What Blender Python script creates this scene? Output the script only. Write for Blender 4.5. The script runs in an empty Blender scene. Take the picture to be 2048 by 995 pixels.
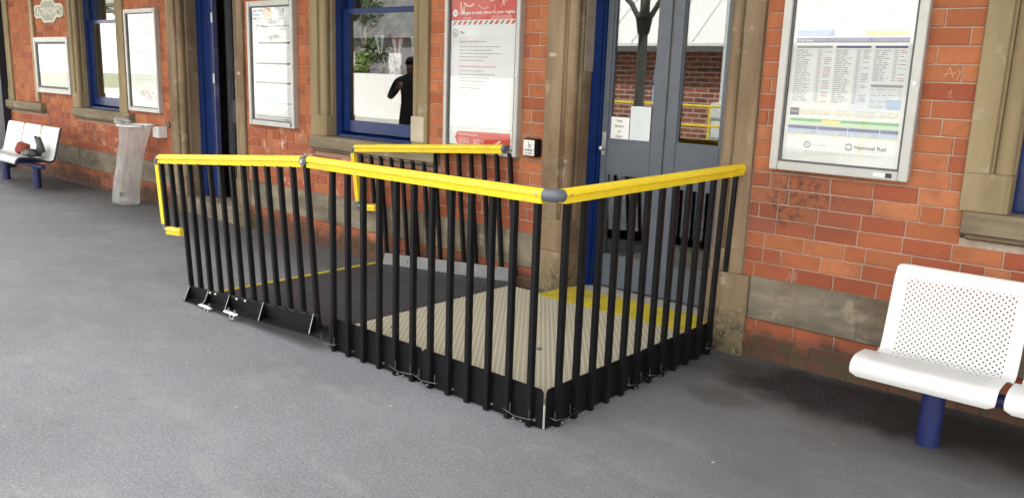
import bpy, bmesh, math, random
from mathutils import Vector, Matrix, noise
random.seed(7)
PI = math.pi
sc = bpy.context.scene
COL = sc.collection

# ---------------------------------------------------------------- camera
def cam_axes(yaw, pitch, roll):
    cy, sy, cp, sp = math.cos(yaw), math.sin(yaw), math.cos(pitch), math.sin(pitch)
    f = Vector((-sy * cp, cy * cp, -sp)); r = Vector((cy, sy, 0)); u = r.cross(f)
    cr, sr = math.cos(roll), math.sin(roll)
    return cr * r + sr * u, -sr * r + cr * u, f
cam_d = bpy.data.cameras.new('camera'); cam = bpy.data.objects.new('camera', cam_d); COL.objects.link(cam)
R_, U_, F_ = cam_axes(0.7063351653, 0.2043930230, 0.0354224534)
cam.matrix_world = Matrix(((R_.x, U_.x, -F_.x, 0.0), (R_.y, U_.y, -F_.y, -4.4290341854), (R_.z, U_.z, -F_.z, 1.55), (0, 0, 0, 1)))
cam_d.sensor_width = 36.0; cam_d.sensor_fit = 'HORIZONTAL'; cam_d.lens = 36.0 * 1632.7057 / 2048.0
cam_d.clip_start = 0.05; cam_d.clip_end = 2000
sc.camera = cam

# ---------------------------------------------------------------- sky, sun, exposure
SUN_EL, SUN_AZ = math.radians(46), math.radians(20)      # sun stands behind the building
w = bpy.data.worlds.new('World'); sc.world = w; w.use_nodes = True
wn = w.node_tree.nodes; wl = w.node_tree.links
sky = wn.new('ShaderNodeTexSky'); sky.sky_type = 'NISHITA'; sky.sun_disc = False
sky.sun_elevation = SUN_EL; sky.sun_rotation = SUN_AZ
sky.air_density = 1.3; sky.dust_density = 4.0; sky.ozone_density = 1.0
# white cloud mixed in to neutralise and brighten the unseen sky
tc = wn.new('ShaderNodeTexCoord'); cn = wn.new('ShaderNodeTexNoise'); cn.inputs['Scale'].default_value = 2.2; cn.inputs['Detail'].default_value = 6
wl.new(tc.outputs['Generated'], cn.inputs['Vector'])
cr_ = wn.new('ShaderNodeMapRange'); cr_.inputs[1].default_value = .34; cr_.inputs[2].default_value = .56; cr_.inputs[3].default_value = .25; cr_.inputs[4].default_value = .95
wl.new(cn.outputs['Fac'], cr_.inputs[0])
cm = wn.new('ShaderNodeMix'); cm.data_type = 'RGBA'; cm.inputs[7].default_value = (10.0, 9.6, 9.0, 1)
wl.new(cr_.outputs[0], cm.inputs['Factor']); wl.new(sky.outputs[0], cm.inputs[6])
wl.new(cm.outputs[2], wn['Background'].inputs[0]); wn['Background'].inputs[1].default_value = 0.13
sun_d = bpy.data.lights.new('sun', 'SUN'); sun_d.energy = 3.2; sun_d.angle = math.radians(0.6); sun_d.color = (1, .95, .87)
sun = bpy.data.objects.new('sun', sun_d); COL.objects.link(sun)
sdir = Vector((math.sin(SUN_AZ) * math.cos(SUN_EL), math.cos(SUN_AZ) * math.cos(SUN_EL), math.sin(SUN_EL)))
sun.rotation_euler = (-sdir).to_track_quat('-Z', 'Y').to_euler(); sun.location = (0, 0, 20)
vs = sc.view_settings; vs.view_transform = 'Standard'; vs.look = 'None'; vs.gamma = 1; vs.use_curve_mapping = False
vs.exposure = 1.95
sc.cycles.use_denoising = True
sc.cycles.max_bounces = 8; sc.cycles.diffuse_bounces = 4; sc.cycles.glossy_bounces = 4
sc.cycles.transparent_max_bounces = 16; sc.cycles.caustics_reflective = False; sc.cycles.caustics_refractive = False
sc.cycles.sample_clamp_indirect = 6.0

# ---------------------------------------------------------------- material helpers
class N:
    def __init__(s, name):
        s.m = bpy.data.materials.new(name); s.m.use_nodes = True
        s.t = s.m.node_tree; s.n = s.t.nodes; s.b = s.n['Principled BSDF']
    def new(s, t, **kw):
        n = s.n.new(t)
        for k, v in kw.items(): setattr(n, k, v)
        return n
    def link(s, a, b): s.t.links.new(a, b)
    def pos(s):
        if not hasattr(s, '_p'): s._p = s.new('ShaderNodeNewGeometry').outputs['Position']
        return s._p
    def vmul(s, v, k):
        n = s.new('ShaderNodeVectorMath', operation='MULTIPLY'); s.link(v, n.inputs[0]); n.inputs[1].default_value = k; return n.outputs[0]
    def noise(s, scale, detail=4, rough=.55, stretch=None, dist=0):
        n = s.new('ShaderNodeTexNoise'); n.inputs['Scale'].default_value = scale; n.inputs['Detail'].default_value = detail
        n.inputs['Roughness'].default_value = rough; n.inputs['Distortion'].default_value = dist
        s.link(s.vmul(s.pos(), stretch) if stretch else s.pos(), n.inputs['Vector']); return n.outputs['Fac']
    def ramp(s, fac, stops):
        n = s.new('ShaderNodeValToRGB'); e = n.color_ramp.elements
        while len(e) < len(stops): e.new(.5)
        for i, (p, c) in enumerate(stops):
            e[i].position = p; e[i].color = c if len(c) == 4 else (*c, 1)
        s.link(fac, n.inputs[0]); return n.outputs[0]
    def rampf(s, fac, a, b, lo=0., hi=1.):
        n = s.new('ShaderNodeMapRange', interpolation_type='SMOOTHSTEP')
        s.link(fac, n.inputs[0]); n.inputs[1].default_value = a; n.inputs[2].default_value = b
        n.inputs[3].default_value = lo; n.inputs[4].default_value = hi; return n.outputs[0]
    def math(s, op, a, b=None, c=None):
        n = s.new('ShaderNodeMath', operation=op)
        for i, v in enumerate((a, b, c)):
            if v is None: continue
            if isinstance(v, (int, float)): n.inputs[i].default_value = v
            else: s.link(v, n.inputs[i])
        return n.outputs[0]
    def mix(s, fac, a, b, mode='MIX'):
        n = s.new('ShaderNodeMix', data_type='RGBA', blend_type=mode)
        for inp, v in ((n.inputs['Factor'], fac), (n.inputs[6], a), (n.inputs[7], b)):
            if isinstance(v, (int, float)): inp.default_value = v
            elif isinstance(v, tuple): inp.default_value = v if len(v) == 4 else (*v, 1)
            else: s.link(v, inp)
        return n.outputs[2]
    def xyz(s):
        if not hasattr(s, '_x'):
            n = s.new('ShaderNodeSeparateXYZ'); s.link(s.pos(), n.inputs[0]); s._x = n.outputs
        return s._x
    def blob(s, c, r, stretch=(1, 1, 1), nz=0.0, nscale=6):
        """1 inside a soft-edged patch at c of radius r, 0 outside"""
        d = s.new('ShaderNodeVectorMath', operation='SUBTRACT'); s.link(s.pos(), d.inputs[0]); d.inputs[1].default_value = c
        l = s.new('ShaderNodeVectorMath', operation='LENGTH'); s.link(s.vmul(d.outputs[0], stretch), l.inputs[0])
        v = l.outputs['Value']
        if nz: v = s.math('ADD', v, s.math('MULTIPLY', s.math('SUBTRACT', s.noise(nscale, 5), .5), nz))
        return s.rampf(v, r, r * .45, 0, 1)
    def bump(s, h, strength=.3, dist=.01):
        n = s.new('ShaderNodeBump'); n.inputs['Strength'].default_value = strength; n.inputs['Distance'].default_value = dist
        s.link(h, n.inputs['Height']); s.link(n.outputs[0], s.b.inputs['Normal']); return n
    def set(s, col=None, rough=None, metal=None, spec=None, coat=None):
        for k, v in (('Base Color', col), ('Roughness', rough), ('Metallic', metal), ('Specular IOR Level', spec), ('Coat Weight', coat)):
            if v is None: continue
            if isinstance(v, (int, float)): s.b.inputs[k].default_value = v
            elif isinstance(v, tuple): s.b.inputs[k].default_value = v if len(v) == 4 else (*v, 1)
            else: s.link(v, s.b.inputs[k])
        return s

def paint(name, col, rough=.4, var=.15, metal=0., spec=.5, scale=9, dirt=None, bump=0):
    m = N(name)
    dark = tuple(c * (1 - var) for c in col); light = tuple(min(1, c * (1 + var)) for c in col)
    c = m.ramp(m.noise(scale, 5), [(.3, dark), (.7, light)])
    if dirt: c = m.mix(m.rampf(m.noise(3.1, 6, .65), .52, .72, 0, .75), c, dirt)
    m.set(c, m.rampf(m.noise(23, 4), .2, .8, rough * .8, min(1, rough * 1.2)), metal, spec)
    if bump: m.bump(m.noise(130, 3), bump, .004)
    return m.m

# ---- bricks: each brick brings its own colour in the attribute
m = N('brick'); at = m.new('ShaderNodeAttribute', attribute_name='brick_colour').outputs['Color']
c = m.mix(m.rampf(m.noise(18, 6, .65), .3, .75, 0, .32), at, (.27, .085, .04), 'MIX')
c = m.mix(m.rampf(m.noise(60, 4, .7), .55, .75, 0, .35), c, (.50, .25, .13))
c = m.mix(m.rampf(m.noise(2.0, 6, .7), .48, .70, 0, .6), c, (.20, .072, .042))
c = m.mix(m.rampf(m.noise(3.3, 7, .75), .60, .72, 0, .5), c, (.50, .33, .23))
c = m.mix(m.rampf(m.noise(44, 4, .8), .66, .72, 0, .8), c, (.10, .045, .03))
# sooty dirt that sits in the lowest courses and damp green growth
X, Y, Z = m.xyz()
low = m.math('ADD', Z, m.math('MULTIPLY', m.math('SUBTRACT', m.noise(4.5, 6, .6), .5), .35))
c = m.mix(m.rampf(low, .235, .10, 0, .82), c, (.055, .042, .032))
c = m.mix(m.math('MULTIPLY', m.rampf(low, .30, .12, 0, .6), m.rampf(m.noise(7, 4), .5, .62)), c, (.06, .065, .03))
# pale efflorescence
salt = m.math('MULTIPLY', m.rampf(m.noise(7, 6, .7), .55, .66), m.math('MAXIMUM', m.blob((-6.5, 0, .72), .5, (.45, 1, 1), .3), m.blob((-10.2, 0, .62), .45, (.5, 1, 1), .3)))
c = m.mix(m.math('MULTIPLY', salt, .85), c, (.62, .5, .44))
salt2 = m.math('MULTIPLY', m.rampf(m.noise(11, 6, .7), .56, .68), m.math('MAXIMUM', m.blob((-4.4, 0, .7), .42, (.6, 1, 1), .3), m.blob((-5.6, 0, .7), .42, (.6, 1, 1), .3)))
c = m.mix(m.math('MULTIPLY', salt2, .6), c, (.55, .42, .36))
# black tar smear under the timetable case
tar = m.math('MULTIPLY', m.rampf(m.noise(30, 5, .75), .46, .60), m.blob((-1.72, 0, .985), .23, (.85, 1, 1.9), .22, 9))
tar2 = m.math('MULTIPLY', m.rampf(m.noise(25, 5, .7), .48, .60), m.blob((-1.77, 0, .90), .13, (1, 1, 1), .2, 9))
c = m.mix(m.math('MULTIPLY', m.blob((-1.68, 0, .95), .36, (.7, 1, 1.3), .3, 7), .42), c, (.15, .062, .045))
c = m.mix(m.math('MULTIPLY', m.math('MAXIMUM', tar, tar2), .7), c, (.06, .03, .03))
# small dark drill plugs and knocks
sp = m.new('ShaderNodeTexVoronoi'); sp.inputs['Scale'].default_value = 2.6; m.link(m.vmul(m.pos(), (1, .02, 1)), sp.inputs['Vector'])
c = m.mix(m.rampf(m.math('ADD', sp.outputs['Distance'], m.math('MULTIPLY', m.noise(40, 2), .04)), .062, .05, 0, .85), c, (.06, .025, .02))
soot = m.math('MULTIPLY', m.rampf(m.noise(3.4, 6, .65), .50, .68), m.blob((-10.6, 0, .60), .55, (.5, 1, 1), .4))
c = m.mix(m.math('MULTIPLY', soot, .6), c, (.11, .05, .03))
m.set(c, .82, 0, .25); m.bump(m.noise(70, 6, .7), .5, .004); M_BRICK = m.m

m = N('mortar'); c = m.ramp(m.noise(9, 6, .7), [(.3, (.27, .21, .17)), (.5, (.40, .32, .26)), (.72, (.52, .45, .38))])
X, Y, Z = m.xyz()
c = m.mix(m.rampf(X, -4.0, -5.2, 0, .65), c, (.34, .19, .125))
c = m.mix(m.rampf(m.math('ADD', Z, m.math('MULTIPLY', m.noise(5, 5), .15)), .3, .2, 0, .85), c, (.06, .05, .04))
m.set(c, .95, 0, .1); m.bump(m.noise(120, 4), .4, .004); M_MORTAR = m.m

def stone_mat(name, a, b, dirty=.5, streak=(6, 6, .9), moss=True, grey=.0):
    m = N(name)
    c = m.ramp(m.noise(1.0, 7, .62, streak), [(.28, a), (.5, tuple((x + y) / 2 for x, y in zip(a, b))), (.72, b)])
    c = m.mix(m.rampf(m.noise(2.2, 6, .65, (1, 1, .5)), .52, .68, 0, dirty), c, (.14, .085, .05))
    c = m.mix(m.rampf(m.noise(80, 4, .8), .58, .75, 0, .5), c, (.12, .09, .06))
    c = m.mix(m.rampf(m.noise(4.1, 6, .75), .56, .68, 0, .6), c, (.40, .345, .26))
    if moss:
        X, Y, Z = m.xyz()
        low = m.math('ADD', Z, m.math('MULTIPLY', m.math('SUBTRACT', m.noise(6, 6, .65), .5), .7))
        c = m.mix(m.rampf(low, .34, .02, 0, .72), c, (.10, .095, .055))
        pt = m.math('MULTIPLY', m.rampf(m.noise(21, 6, .75), .52, .60), m.rampf(low, .36, .1))
        c = m.mix(m.math('MULTIPLY', pt, .8), c, (.045, .05, .022))
        pt = m.math('MULTIPLY', m.rampf(m.noise(27, 6, .75), .58, .66), m.rampf(low, .45, .1))
        c = m.mix(m.math('MULTIPLY', pt, .7), c, (.42, .38, .30))
    m.set(c, .85, 0, .2); m.bump(m.math('ADD', m.noise(45, 6, .7), m.math('MULTIPLY', m.noise(6, 5), 1.5)), .5, .006); return m.m
M_STONE = stone_mat('jamb_sandstone', (.125, .082, .050), (.335, .25, .16), .9, (5, 5, .8))
M_STONEP = stone_mat('window_sandstone', (.22, .168, .095), (.33, .26, .15), .3)
M_BAND = stone_mat('band_sandstone', (.085, .075, .058), (.33, .28, .21), .55, (1.9, 2, 6.5), False)
M_SILL = stone_mat('sill_sandstone', (.13, .105, .07), (.29, .235, .16), .5, (1.8, 2, 14), False)
M_STEP = stone_mat('step_stone', (.30, .28, .25), (.44, .42, .38), .2, (2, 2, 2), False)

m = N('asphalt')
fine = m.noise(240, 3, .75); agg = m.new('ShaderNodeTexVoronoi'); agg.inputs['Scale'].default_value = 210; m.link(m.pos(), agg.inputs['Vector'])
c = m.ramp(m.noise(.9, 6, .6), [(.3, (.185, .191, .212)), (.7, (.238, .246, .270))])
c = m.mix(m.rampf(m.noise(3.7, 6, .7, (1, 1.3, 1)), .5, .75, 0, .3), c, (.13, .128, .13))
c = m.mix(m.rampf(fine, .3, .50, .75, 0), c, (.045, .045, .05))
c = m.mix(m.rampf(m.noise(75, 4, .8), .36, .52, .55, 0), c, (.06, .06, .064))
c = m.mix(m.rampf(m.noise(1.9, 7, .7, (1, 2.2, 1)), .50, .66, 0, .38), c, (.27, .27, .27))
c = m.mix(m.rampf(m.noise(13, 5, .75), .62, .70, 0, .45), c, (.09, .088, .086))
c = m.mix(m.rampf(agg.outputs['Color'], .80, .95, 0, .6), c, (.40, .40, .41))
c = m.mix(m.rampf(m.noise(26, 4, .75), .69, .76, 0, .45), c, (.42, .41, .39))
X, Y, Z = m.xyz()
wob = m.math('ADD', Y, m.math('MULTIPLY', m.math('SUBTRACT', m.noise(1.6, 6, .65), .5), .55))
c = m.mix(m.rampf(wob, -1.1, -.22, 0, .72), c, (.058, .056, .055))  # darkens towards the wall: fading daylight and old tarmac put into colour
c = m.mix(m.math('MULTIPLY', m.rampf(m.math('ADD', X, m.math('MULTIPLY', m.noise(1.1, 5), .9)), -2.2, -.6, 0, .62), m.rampf(m.noise(2.1, 6, .6), .25, .6, .6, 1)), c, (.085, .083, .082))  # right side darker than the left front: light fall-off put into the albedo
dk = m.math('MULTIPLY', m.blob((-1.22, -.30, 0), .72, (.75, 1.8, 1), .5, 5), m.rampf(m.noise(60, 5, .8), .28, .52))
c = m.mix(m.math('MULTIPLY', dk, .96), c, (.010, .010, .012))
dk = m.blob((-.2, -.30, 0), .7, (.6, 1.7, 1), .4, 5)  # dark under the bench: staining, deepened as contact shade in the colour
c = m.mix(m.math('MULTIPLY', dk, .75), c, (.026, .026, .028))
st = m.math('MULTIPLY', m.blob((-1.72, -.72, 0), .16, (.7, 1, 1), .15, 9), .6)
c = m.mix(st, c, (.07, .068, .066))
vor = m.new('ShaderNodeTexVoronoi'); vor.inputs['Scale'].default_value = 3.3; m.link(m.vmul(m.pos(), (1, 1.5, 1)), vor.inputs['Vector'])
c = m.mix(m.rampf(vor.outputs['Distance'], .035, .022, 0, .8), c, (.55, .53, .50))
vo2 = m.new('ShaderNodeTexVoronoi'); vo2.inputs['Scale'].default_value = 2.1; m.link(m.vmul(m.pos(), (1.3, 1, 1)), vo2.inputs['Vector'])
c = m.mix(m.rampf(m.math('ADD', vo2.outputs['Distance'], m.math('MULTIPLY', m.noise(30, 3), .03)), .050, .036, 0, .6), c, (.05, .05, .05))
scuff = m.math('MULTIPLY', m.rampf(m.noise(9, 5, .8, (1, 5, 1)), .64, .70), m.rampf(m.noise(1.4, 3), .52, .6))
c = m.mix(m.math('MULTIPLY', scuff, .7), c, (.46, .46, .45))
sc2 = m.math('MULTIPLY', m.rampf(m.noise(17, 4, .85, (4, 1, 1)), .66, .71), m.rampf(m.noise(2.3, 3), .50, .58))
c = m.mix(m.math('MULTIPLY', sc2, .6), c, (.50, .50, .48))
m.set(c, m.rampf(m.noise(4, 5), .3, .7, .62, .85), 0, .35)
m.bump(m.math('ADD', fine, m.math('MULTIPLY', agg.outputs['Distance'], .6)), .45, .004); M_ASPHALT = m.m

def deck_mat(name, hi, lo, pitch, dirt, rough):
    m = N(name)
    t = m.new('ShaderNodeTexBrick'); t.offset = .5; t.offset_frequency = 2
    t.inputs['Color1'].default_value = t.inputs['Color2'].default_value = (0, 0, 0, 1); t.inputs['Mortar'].default_value = (1, 1, 1, 1)
    t.inputs['Scale'].default_value = 1; t.inputs['Brick Width'].default_value = pitch; t.inputs['Row Height'].default_value = pitch * .58
    t.inputs['Mortar Size'].default_value = pitch * (.20 if hi[0] > .2 else .13); t.inputs['Mortar Smooth'].default_value = .25
    mp = m.new('ShaderNodeMapping'); mp.inputs['Rotation'].default_value = (0, 0, math.radians(2)); m.link(m.pos(), mp.inputs['Vector']); m.link(mp.outputs[0], t.inputs['Vector'])
    c = m.mix(t.outputs['Color'], lo, hi)
    c = m.mix(m.rampf(m.noise(2.3, 6, .65), .45, .75, 0, .5), c, dirt)
    m.set(c, rough, 0, .4); m.bump(t.outputs['Color'], .8, .006); return m.m
M_DECK = deck_mat('beige_grip_deck', (.56, .525, .40), (.15, .132, .095), .034, (.43, .40, .30), .7)
M_DECKB = deck_mat('black_grip_deck', (.070, .074, .092), (.003, .003, .004), .046, (.058, .060, .068), .62)

M_BLACK = paint('black_powder_coat', (.0055, .0056, .0068), .46, .25, spec=.22, bump=.1)
M_YELLOW = paint('yellow_rail', (.80, .60, .024), .42, .06, spec=.45, dirt=(.66, .47, .04))
M_YELLOWP = paint('yellow_tread_paint', (.46, .37, .022), .65, .2, dirt=(.25, .20, .05))
M_GREYP = paint('grey_plastic_joint', (.10, .115, .14), .42, .15)
M_STEEL = paint('galvanised_steel', (.52, .54, .56), .35, .15, .9)
M_WIRE = paint('dull_steel_wire', (.16, .165, .17), .4, .2, .9)
M_ALU = paint('aluminium_sheet', (.27, .28, .29), .45, .15, .6, dirt=(.19, .19, .185))
M_FRAME = paint('satin_aluminium_frame', (.46, .46, .445), .40, .06, .3)
M_DKFRAME = paint('frame_shadow_gap', (.10, .10, .10), .6, .1)
M_BLUE = paint('royal_blue_gloss', (.004, .020, .105), .22, .15, spec=.4, dirt=(.006, .024, .095))
M_BLUEB = paint('blue_bench_steel', (.017, .026, .12), .4, .25, dirt=(.035, .04, .10))
M_NAVY = paint('navy_bench_rim', (.022, .026, .06), .4, .15)
M_GDOOR = paint('slate_grey_door', (.085, .100, .125), .36, .10, dirt=(.10, .115, .135))
M_DKDOOR = paint('charcoal_door', (.045, .047, .055), .4, .2)
M_PURP = paint('purple_blue_edge', (.06, .06, .16), .5, .25, dirt=(.18, .18, .25))  # purple-blue tone for the side door's leaf edge
M_WHITE = paint('white_paper', (.80, .80, .79), .6, .02)
M_GREYPAPER = paint('pale_blue_paper', (.62, .68, .70), .5, .03)
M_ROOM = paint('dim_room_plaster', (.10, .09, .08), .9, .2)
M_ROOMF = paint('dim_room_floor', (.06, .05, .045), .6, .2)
M_TERRA = paint('terracotta_vent', (.33, .10, .05), .8, .25, dirt=(.16, .09, .06))
M_HOLE = paint('dark_void', (.012, .010, .009), .9, .1)
M_TAN = paint('tan_painted_pipe', (.34, .25, .13), .6, .12)
M_CREAM = paint('cream_canopy_timber', (.42, .40, .33), .6, .1)
M_DKTIMBER = paint('brown_canopy_boards', (.16, .145, .12), .7, .2)
def flat(name, col, rough=.6): return paint(name, col, rough, .03)
P_RED = flat('print_red', (.62, .055, .04)); P_PINK = flat('print_pink', (.72, .25, .20)); P_CORAL = flat('print_cream', (.80, .55, .44))
P_GREY = flat('print_grey', (.30, .30, .32)); P_LGREY = flat('print_light_grey', (.55, .55, .57)); P_BLACK = flat('print_black', (.035, .035, .04))
P_NAVY = flat('print_navy', (.075, .08, .20)); P_BLUE = flat('print_pale_blue', (.36, .48, .68)); P_GREEN = flat('print_green', (.14, .42, .20))
P_LGREEN = flat('print_pale_green', (.52, .70, .44)); P_YEL = flat('print_yellow', (.75, .66, .22)); P_ORANGE = flat('print_orange', (.78, .40, .18)); P_WHITE = flat('print_white', (.82, .82, .82))
PRINT = [P_RED, P_PINK, P_CORAL, P_GREY, P_LGREY, P_BLACK, P_NAVY, P_BLUE, P_GREEN, P_LGREEN, P_YEL, P_ORANGE, P_WHITE]
RED, PINK, CORAL, GREY, LGREY, BLK, NAVY, BLU, GRN, LGRN, YEL, ORA, WHT = range(13)

def glass(name, tint=(1, 1, 1), k=1.0, rough=0.0, ior=1.52):
    m = N(name); n = m.n; n.remove(m.b)
    tr = m.new('ShaderNodeBsdfTransparent'); tr.inputs[0].default_value = (*tint, 1)
    gl = m.new('ShaderNodeBsdfGlossy'); gl.inputs['Roughness'].default_value = rough; gl.inputs[0].default_value = (1, 1, 1, 1)
    fr = m.new('ShaderNodeFresnel'); m.link(m.math('ADD', m.math('MULTIPLY', m.new('ShaderNodeNewGeometry').outputs['Backfacing'], 1 / ior - ior), ior), fr.inputs[0])
    mx = m.new('ShaderNodeMixShader'); m.link(m.math('MULTIPLY', fr.outputs[0], k), mx.inputs[0])
    m.link(tr.outputs[0], mx.inputs[1]); m.link(gl.outputs[0], mx.inputs[2]); m.link(mx.outputs[0], n['Material Output'].inputs[0]); return m.m
M_GLASS = glass('window_glass', (.80, .84, .84), 2.4)
M_COVER = glass('poster_cover_sheet', (.96, .97, .97), .9, .02)
M_GLAZE = glass('canopy_glazing', (.93, .94, .94), 1.0, .1)

m = N('perforated_white_steel')
uv = m.new('ShaderNodeUVMap').outputs[0]; sx = m.new('ShaderNodeSeparateXYZ'); m.link(uv, sx.inputs[0])
u, v = sx.outputs[0], sx.outputs[1]
pu, pv = .0255, .0128
row = m.math('FLOOR', m.math('DIVIDE', v, pv)); off = m.math('MULTIPLY', m.math('MODULO', row, 2), .5)
fu = m.math('SUBTRACT', m.math('FRACT', m.math('ADD', m.math('DIVIDE', u, pu), off)), .5)
fv = m.math('SUBTRACT', m.math('FRACT', m.math('DIVIDE', v, pv)), .5)
d2 = m.math('ADD', m.math('POWER', m.math('MULTIPLY', fu, pu), 2), m.math('POWER', m.math('MULTIPLY', fv, pv), 2))
hole = m.math('LESS_THAN', d2, .0042 ** 2)
def between(v, a, b): return m.math('MULTIPLY', m.math('GREATER_THAN', v, a), m.math('LESS_THAN', v, b))
panel = m.math('MULTIPLY', between(u, .055, .50), m.math('MAXIMUM', between(v, .095, .405), between(v, .450, .825)))
hole = m.math('MULTIPLY', hole, panel)
m.set(m.ramp(m.noise(6, 5), [(.3, (.60, .605, .612)), (.7, (.645, .648, .65))]), .33, 0, .5)
tr = m.new('ShaderNodeBsdfTransparent'); mx = m.new('ShaderNodeMixShader'); m.link(hole, mx.inputs[0])
m.link(m.b.outputs[0], mx.inputs[1]); m.link(tr.outputs[0], mx.inputs[2]); m.link(mx.outputs[0], m.n['Material Output'].inputs[0]); M_PERF = m.m

m = N('clear_polythene_bag'); m.n.remove(m.b)
tr = m.new('ShaderNodeBsdfTransparent'); tr.inputs[0].default_value = (.92, .93, .93, 1)
tl = m.new('ShaderNodeBsdfTranslucent'); tl.inputs[0].default_value = (.80, .80, .79, 1)
df = m.new('ShaderNodeBsdfDiffuse'); df.inputs[0].default_value = (.66, .66, .65, 1)
gl = m.new('ShaderNodeBsdfGlossy'); gl.inputs['Roughness'].default_value = .18
a1 = m.new('ShaderNodeMixShader'); a1.inputs[0].default_value = .5; m.link(tl.outputs[0], a1.inputs[1]); m.link(df.outputs[0], a1.inputs[2])
a2 = m.new('ShaderNodeMixShader'); m.link(m.rampf(m.noise(9, 5, .7, (1, 1, .25)), .35, .65, .34, .62), a2.inputs[0]); m.link(tr.outputs[0], a2.inputs[1]); m.link(a1.outputs[0], a2.inputs[2])
a3 = m.new('ShaderNodeMixShader'); a3.inputs[0].default_value = .10; m.link(a2.outputs[0], a3.inputs[1]); m.link(gl.outputs[0], a3.inputs[2])
m.link(a3.outputs[0], m.n['Material Output'].inputs[0]); M_BAG = m.m

# ---------------------------------------------------------------- mesh helpers
class MB:
    def __init__(s): s.bm = bmesh.new(); s.uv = None
    def face(s, vs, mi=0):
        f = s.bm.faces.new([v if isinstance(v, bmesh.types.BMVert) else s.bm.verts.new(v) for v in vs]); f.material_index = mi; return f
    def hexa(s, p, mi=0):
        v = [s.bm.verts.new(q) for q in p]
        for a in ((0, 3, 2, 1), (4, 5, 6, 7), (0, 1, 5, 4), (1, 2, 6, 5), (2, 3, 7, 6), (3, 0, 4, 7)):
            s.bm.faces.new([v[i] for i in a]).material_index = mi
        return v
    def box(s, x0, x1, y0, y1, z0, z1, mi=0, bev=0.0):
        v = s.hexa([(x0, y0, z0), (x1, y0, z0), (x1, y1, z0), (x0, y1, z0), (x0, y0, z1), (x1, y0, z1), (x1, y1, z1), (x0, y1, z1)], mi)
        if bev: s.bevel(v, bev)
        return s
    def bevel(s, verts, b, seg=2):
        es = {e for v in verts for e in v.link_edges}
        bmesh.ops.bevel(s.bm, geom=list(es), offset=b, segments=seg, affect='EDGES', clamp_overlap=True)
    def obox(s, a, b, wx, wy, up=(0, 1, 0), mi=0, bev=0):
        """bar from a to b with section wx (along 'up') by wy"""
        a, b = Vector(a), Vector(b); d = (b - a).normalized(); u = Vector(up); u = (u - d * u.dot(d)).normalized(); n = d.cross(u)
        u *= wx / 2; n *= wy / 2
        v = s.hexa([a - u - n, a + u - n, a + u + n, a - u + n, b - u - n, b + u - n, b + u + n, b - u + n], mi)
        if bev: s.bevel(v, bev)
        return s
    def prism(s, poly, o, ax, ay, az, L, mi=0, cap=True):
        """polygon in plane (ax, ay) at o, extruded L along az"""
        o, ax, ay, az = map(Vector, (o, ax, ay, az))
        A = [s.bm.verts.new(o + ax * p + ay * q) for p, q in poly]; B = [s.bm.verts.new(o + ax * p + ay * q + az * L) for p, q in poly]
        n = len(poly)
        for i in range(n): s.bm.faces.new((A[i], A[(i + 1) % n], B[(i + 1) % n], B[i])).material_index = mi
        if cap:
            s.bm.faces.new(A[::-1]).material_index = mi; s.bm.faces.new(B).material_index = mi
        return s
    def tube(s, pts, r, seg=8, mi=0, cap=True):
        pts = [Vector(p) for p in pts]; rings = []; pu = None
        for i, p in enumerate(pts):
            d = (pts[min(i + 1, len(pts) - 1)] - pts[max(i - 1, 0)]).normalized()
            ref = pu if pu else (Vector((0, 0, 1)) if abs(d.z) < .9 else Vector((1, 0, 0)))
            u = (ref - d * ref.dot(d)).normalized(); pu = u; n = d.cross(u)
            rr = r[i] if isinstance(r, (list, tuple)) else r
            rings.append([s.bm.verts.new(p + (u * math.cos(2 * PI * k / seg) + n * math.sin(2 * PI * k / seg)) * rr) for k in range(seg)])
        for a, b in zip(rings, rings[1:]):
            for k in range(seg): s.bm.faces.new((a[k], a[(k + 1) % seg], b[(k + 1) % seg], b[k])).material_index = mi
        if cap:
            s.bm.faces.new(rings[0][::-1]).material_index = mi; s.bm.faces.new(rings[-1]).material_index = mi
        return s
    def sphere(s, c, r, u=12, v=8, mi=0, sc_=(1, 1, 1)):
        res = bmesh.ops.create_uvsphere(s.bm, u_segments=u, v_segments=v, radius=r)
        for q in res['verts']: q.co = Vector((q.co.x * sc_[0], q.co.y * sc_[1], q.co.z * sc_[2])) + Vector(c)
        for f in {f for q in res['verts'] for f in q.link_faces}: f.material_index = mi
        return s
    def rect(s, x0, x1, z0, z1, y, mi=0): s.face([(x0, y, z0), (x1, y, z0), (x1, y, z1), (x0, y, z1)], mi); return s
    def text(s, body, x0, z0, y, h, mi=0, width=None, align='LEFT', bold=0.0):
        cu = bpy.data.curves.new('t', 'FONT'); cu.body = body; cu.size = 1; cu.align_x = 'LEFT'; cu.resolution_u = 2; cu.offset = bold
        ob = bpy.data.objects.new('t', cu); COL.objects.link(ob)
        me = bpy.data.meshes.new_from_object(ob.evaluated_get(bpy.context.evaluated_depsgraph_get()))
        bpy.data.objects.remove(ob); bpy.data.curves.remove(cu)
        xs = [v.co.x for v in me.vertices]
        if xs:
            a, b = min(xs), max(xs); k = h / .70
            kx = width / (b - a) if width else k
            ox = x0 - a * kx if align == 'LEFT' else x0 - (a + b) / 2 * kx
            vs = [s.bm.verts.new((ox + v.co.x * kx, y, z0 + v.co.y * k)) for v in me.vertices]
            for p in me.polygons:
                try: s.bm.faces.new([vs[i] for i in p.vertices]).material_index = mi
                except ValueError: pass
        bpy.data.meshes.remove(me); return s
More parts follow.
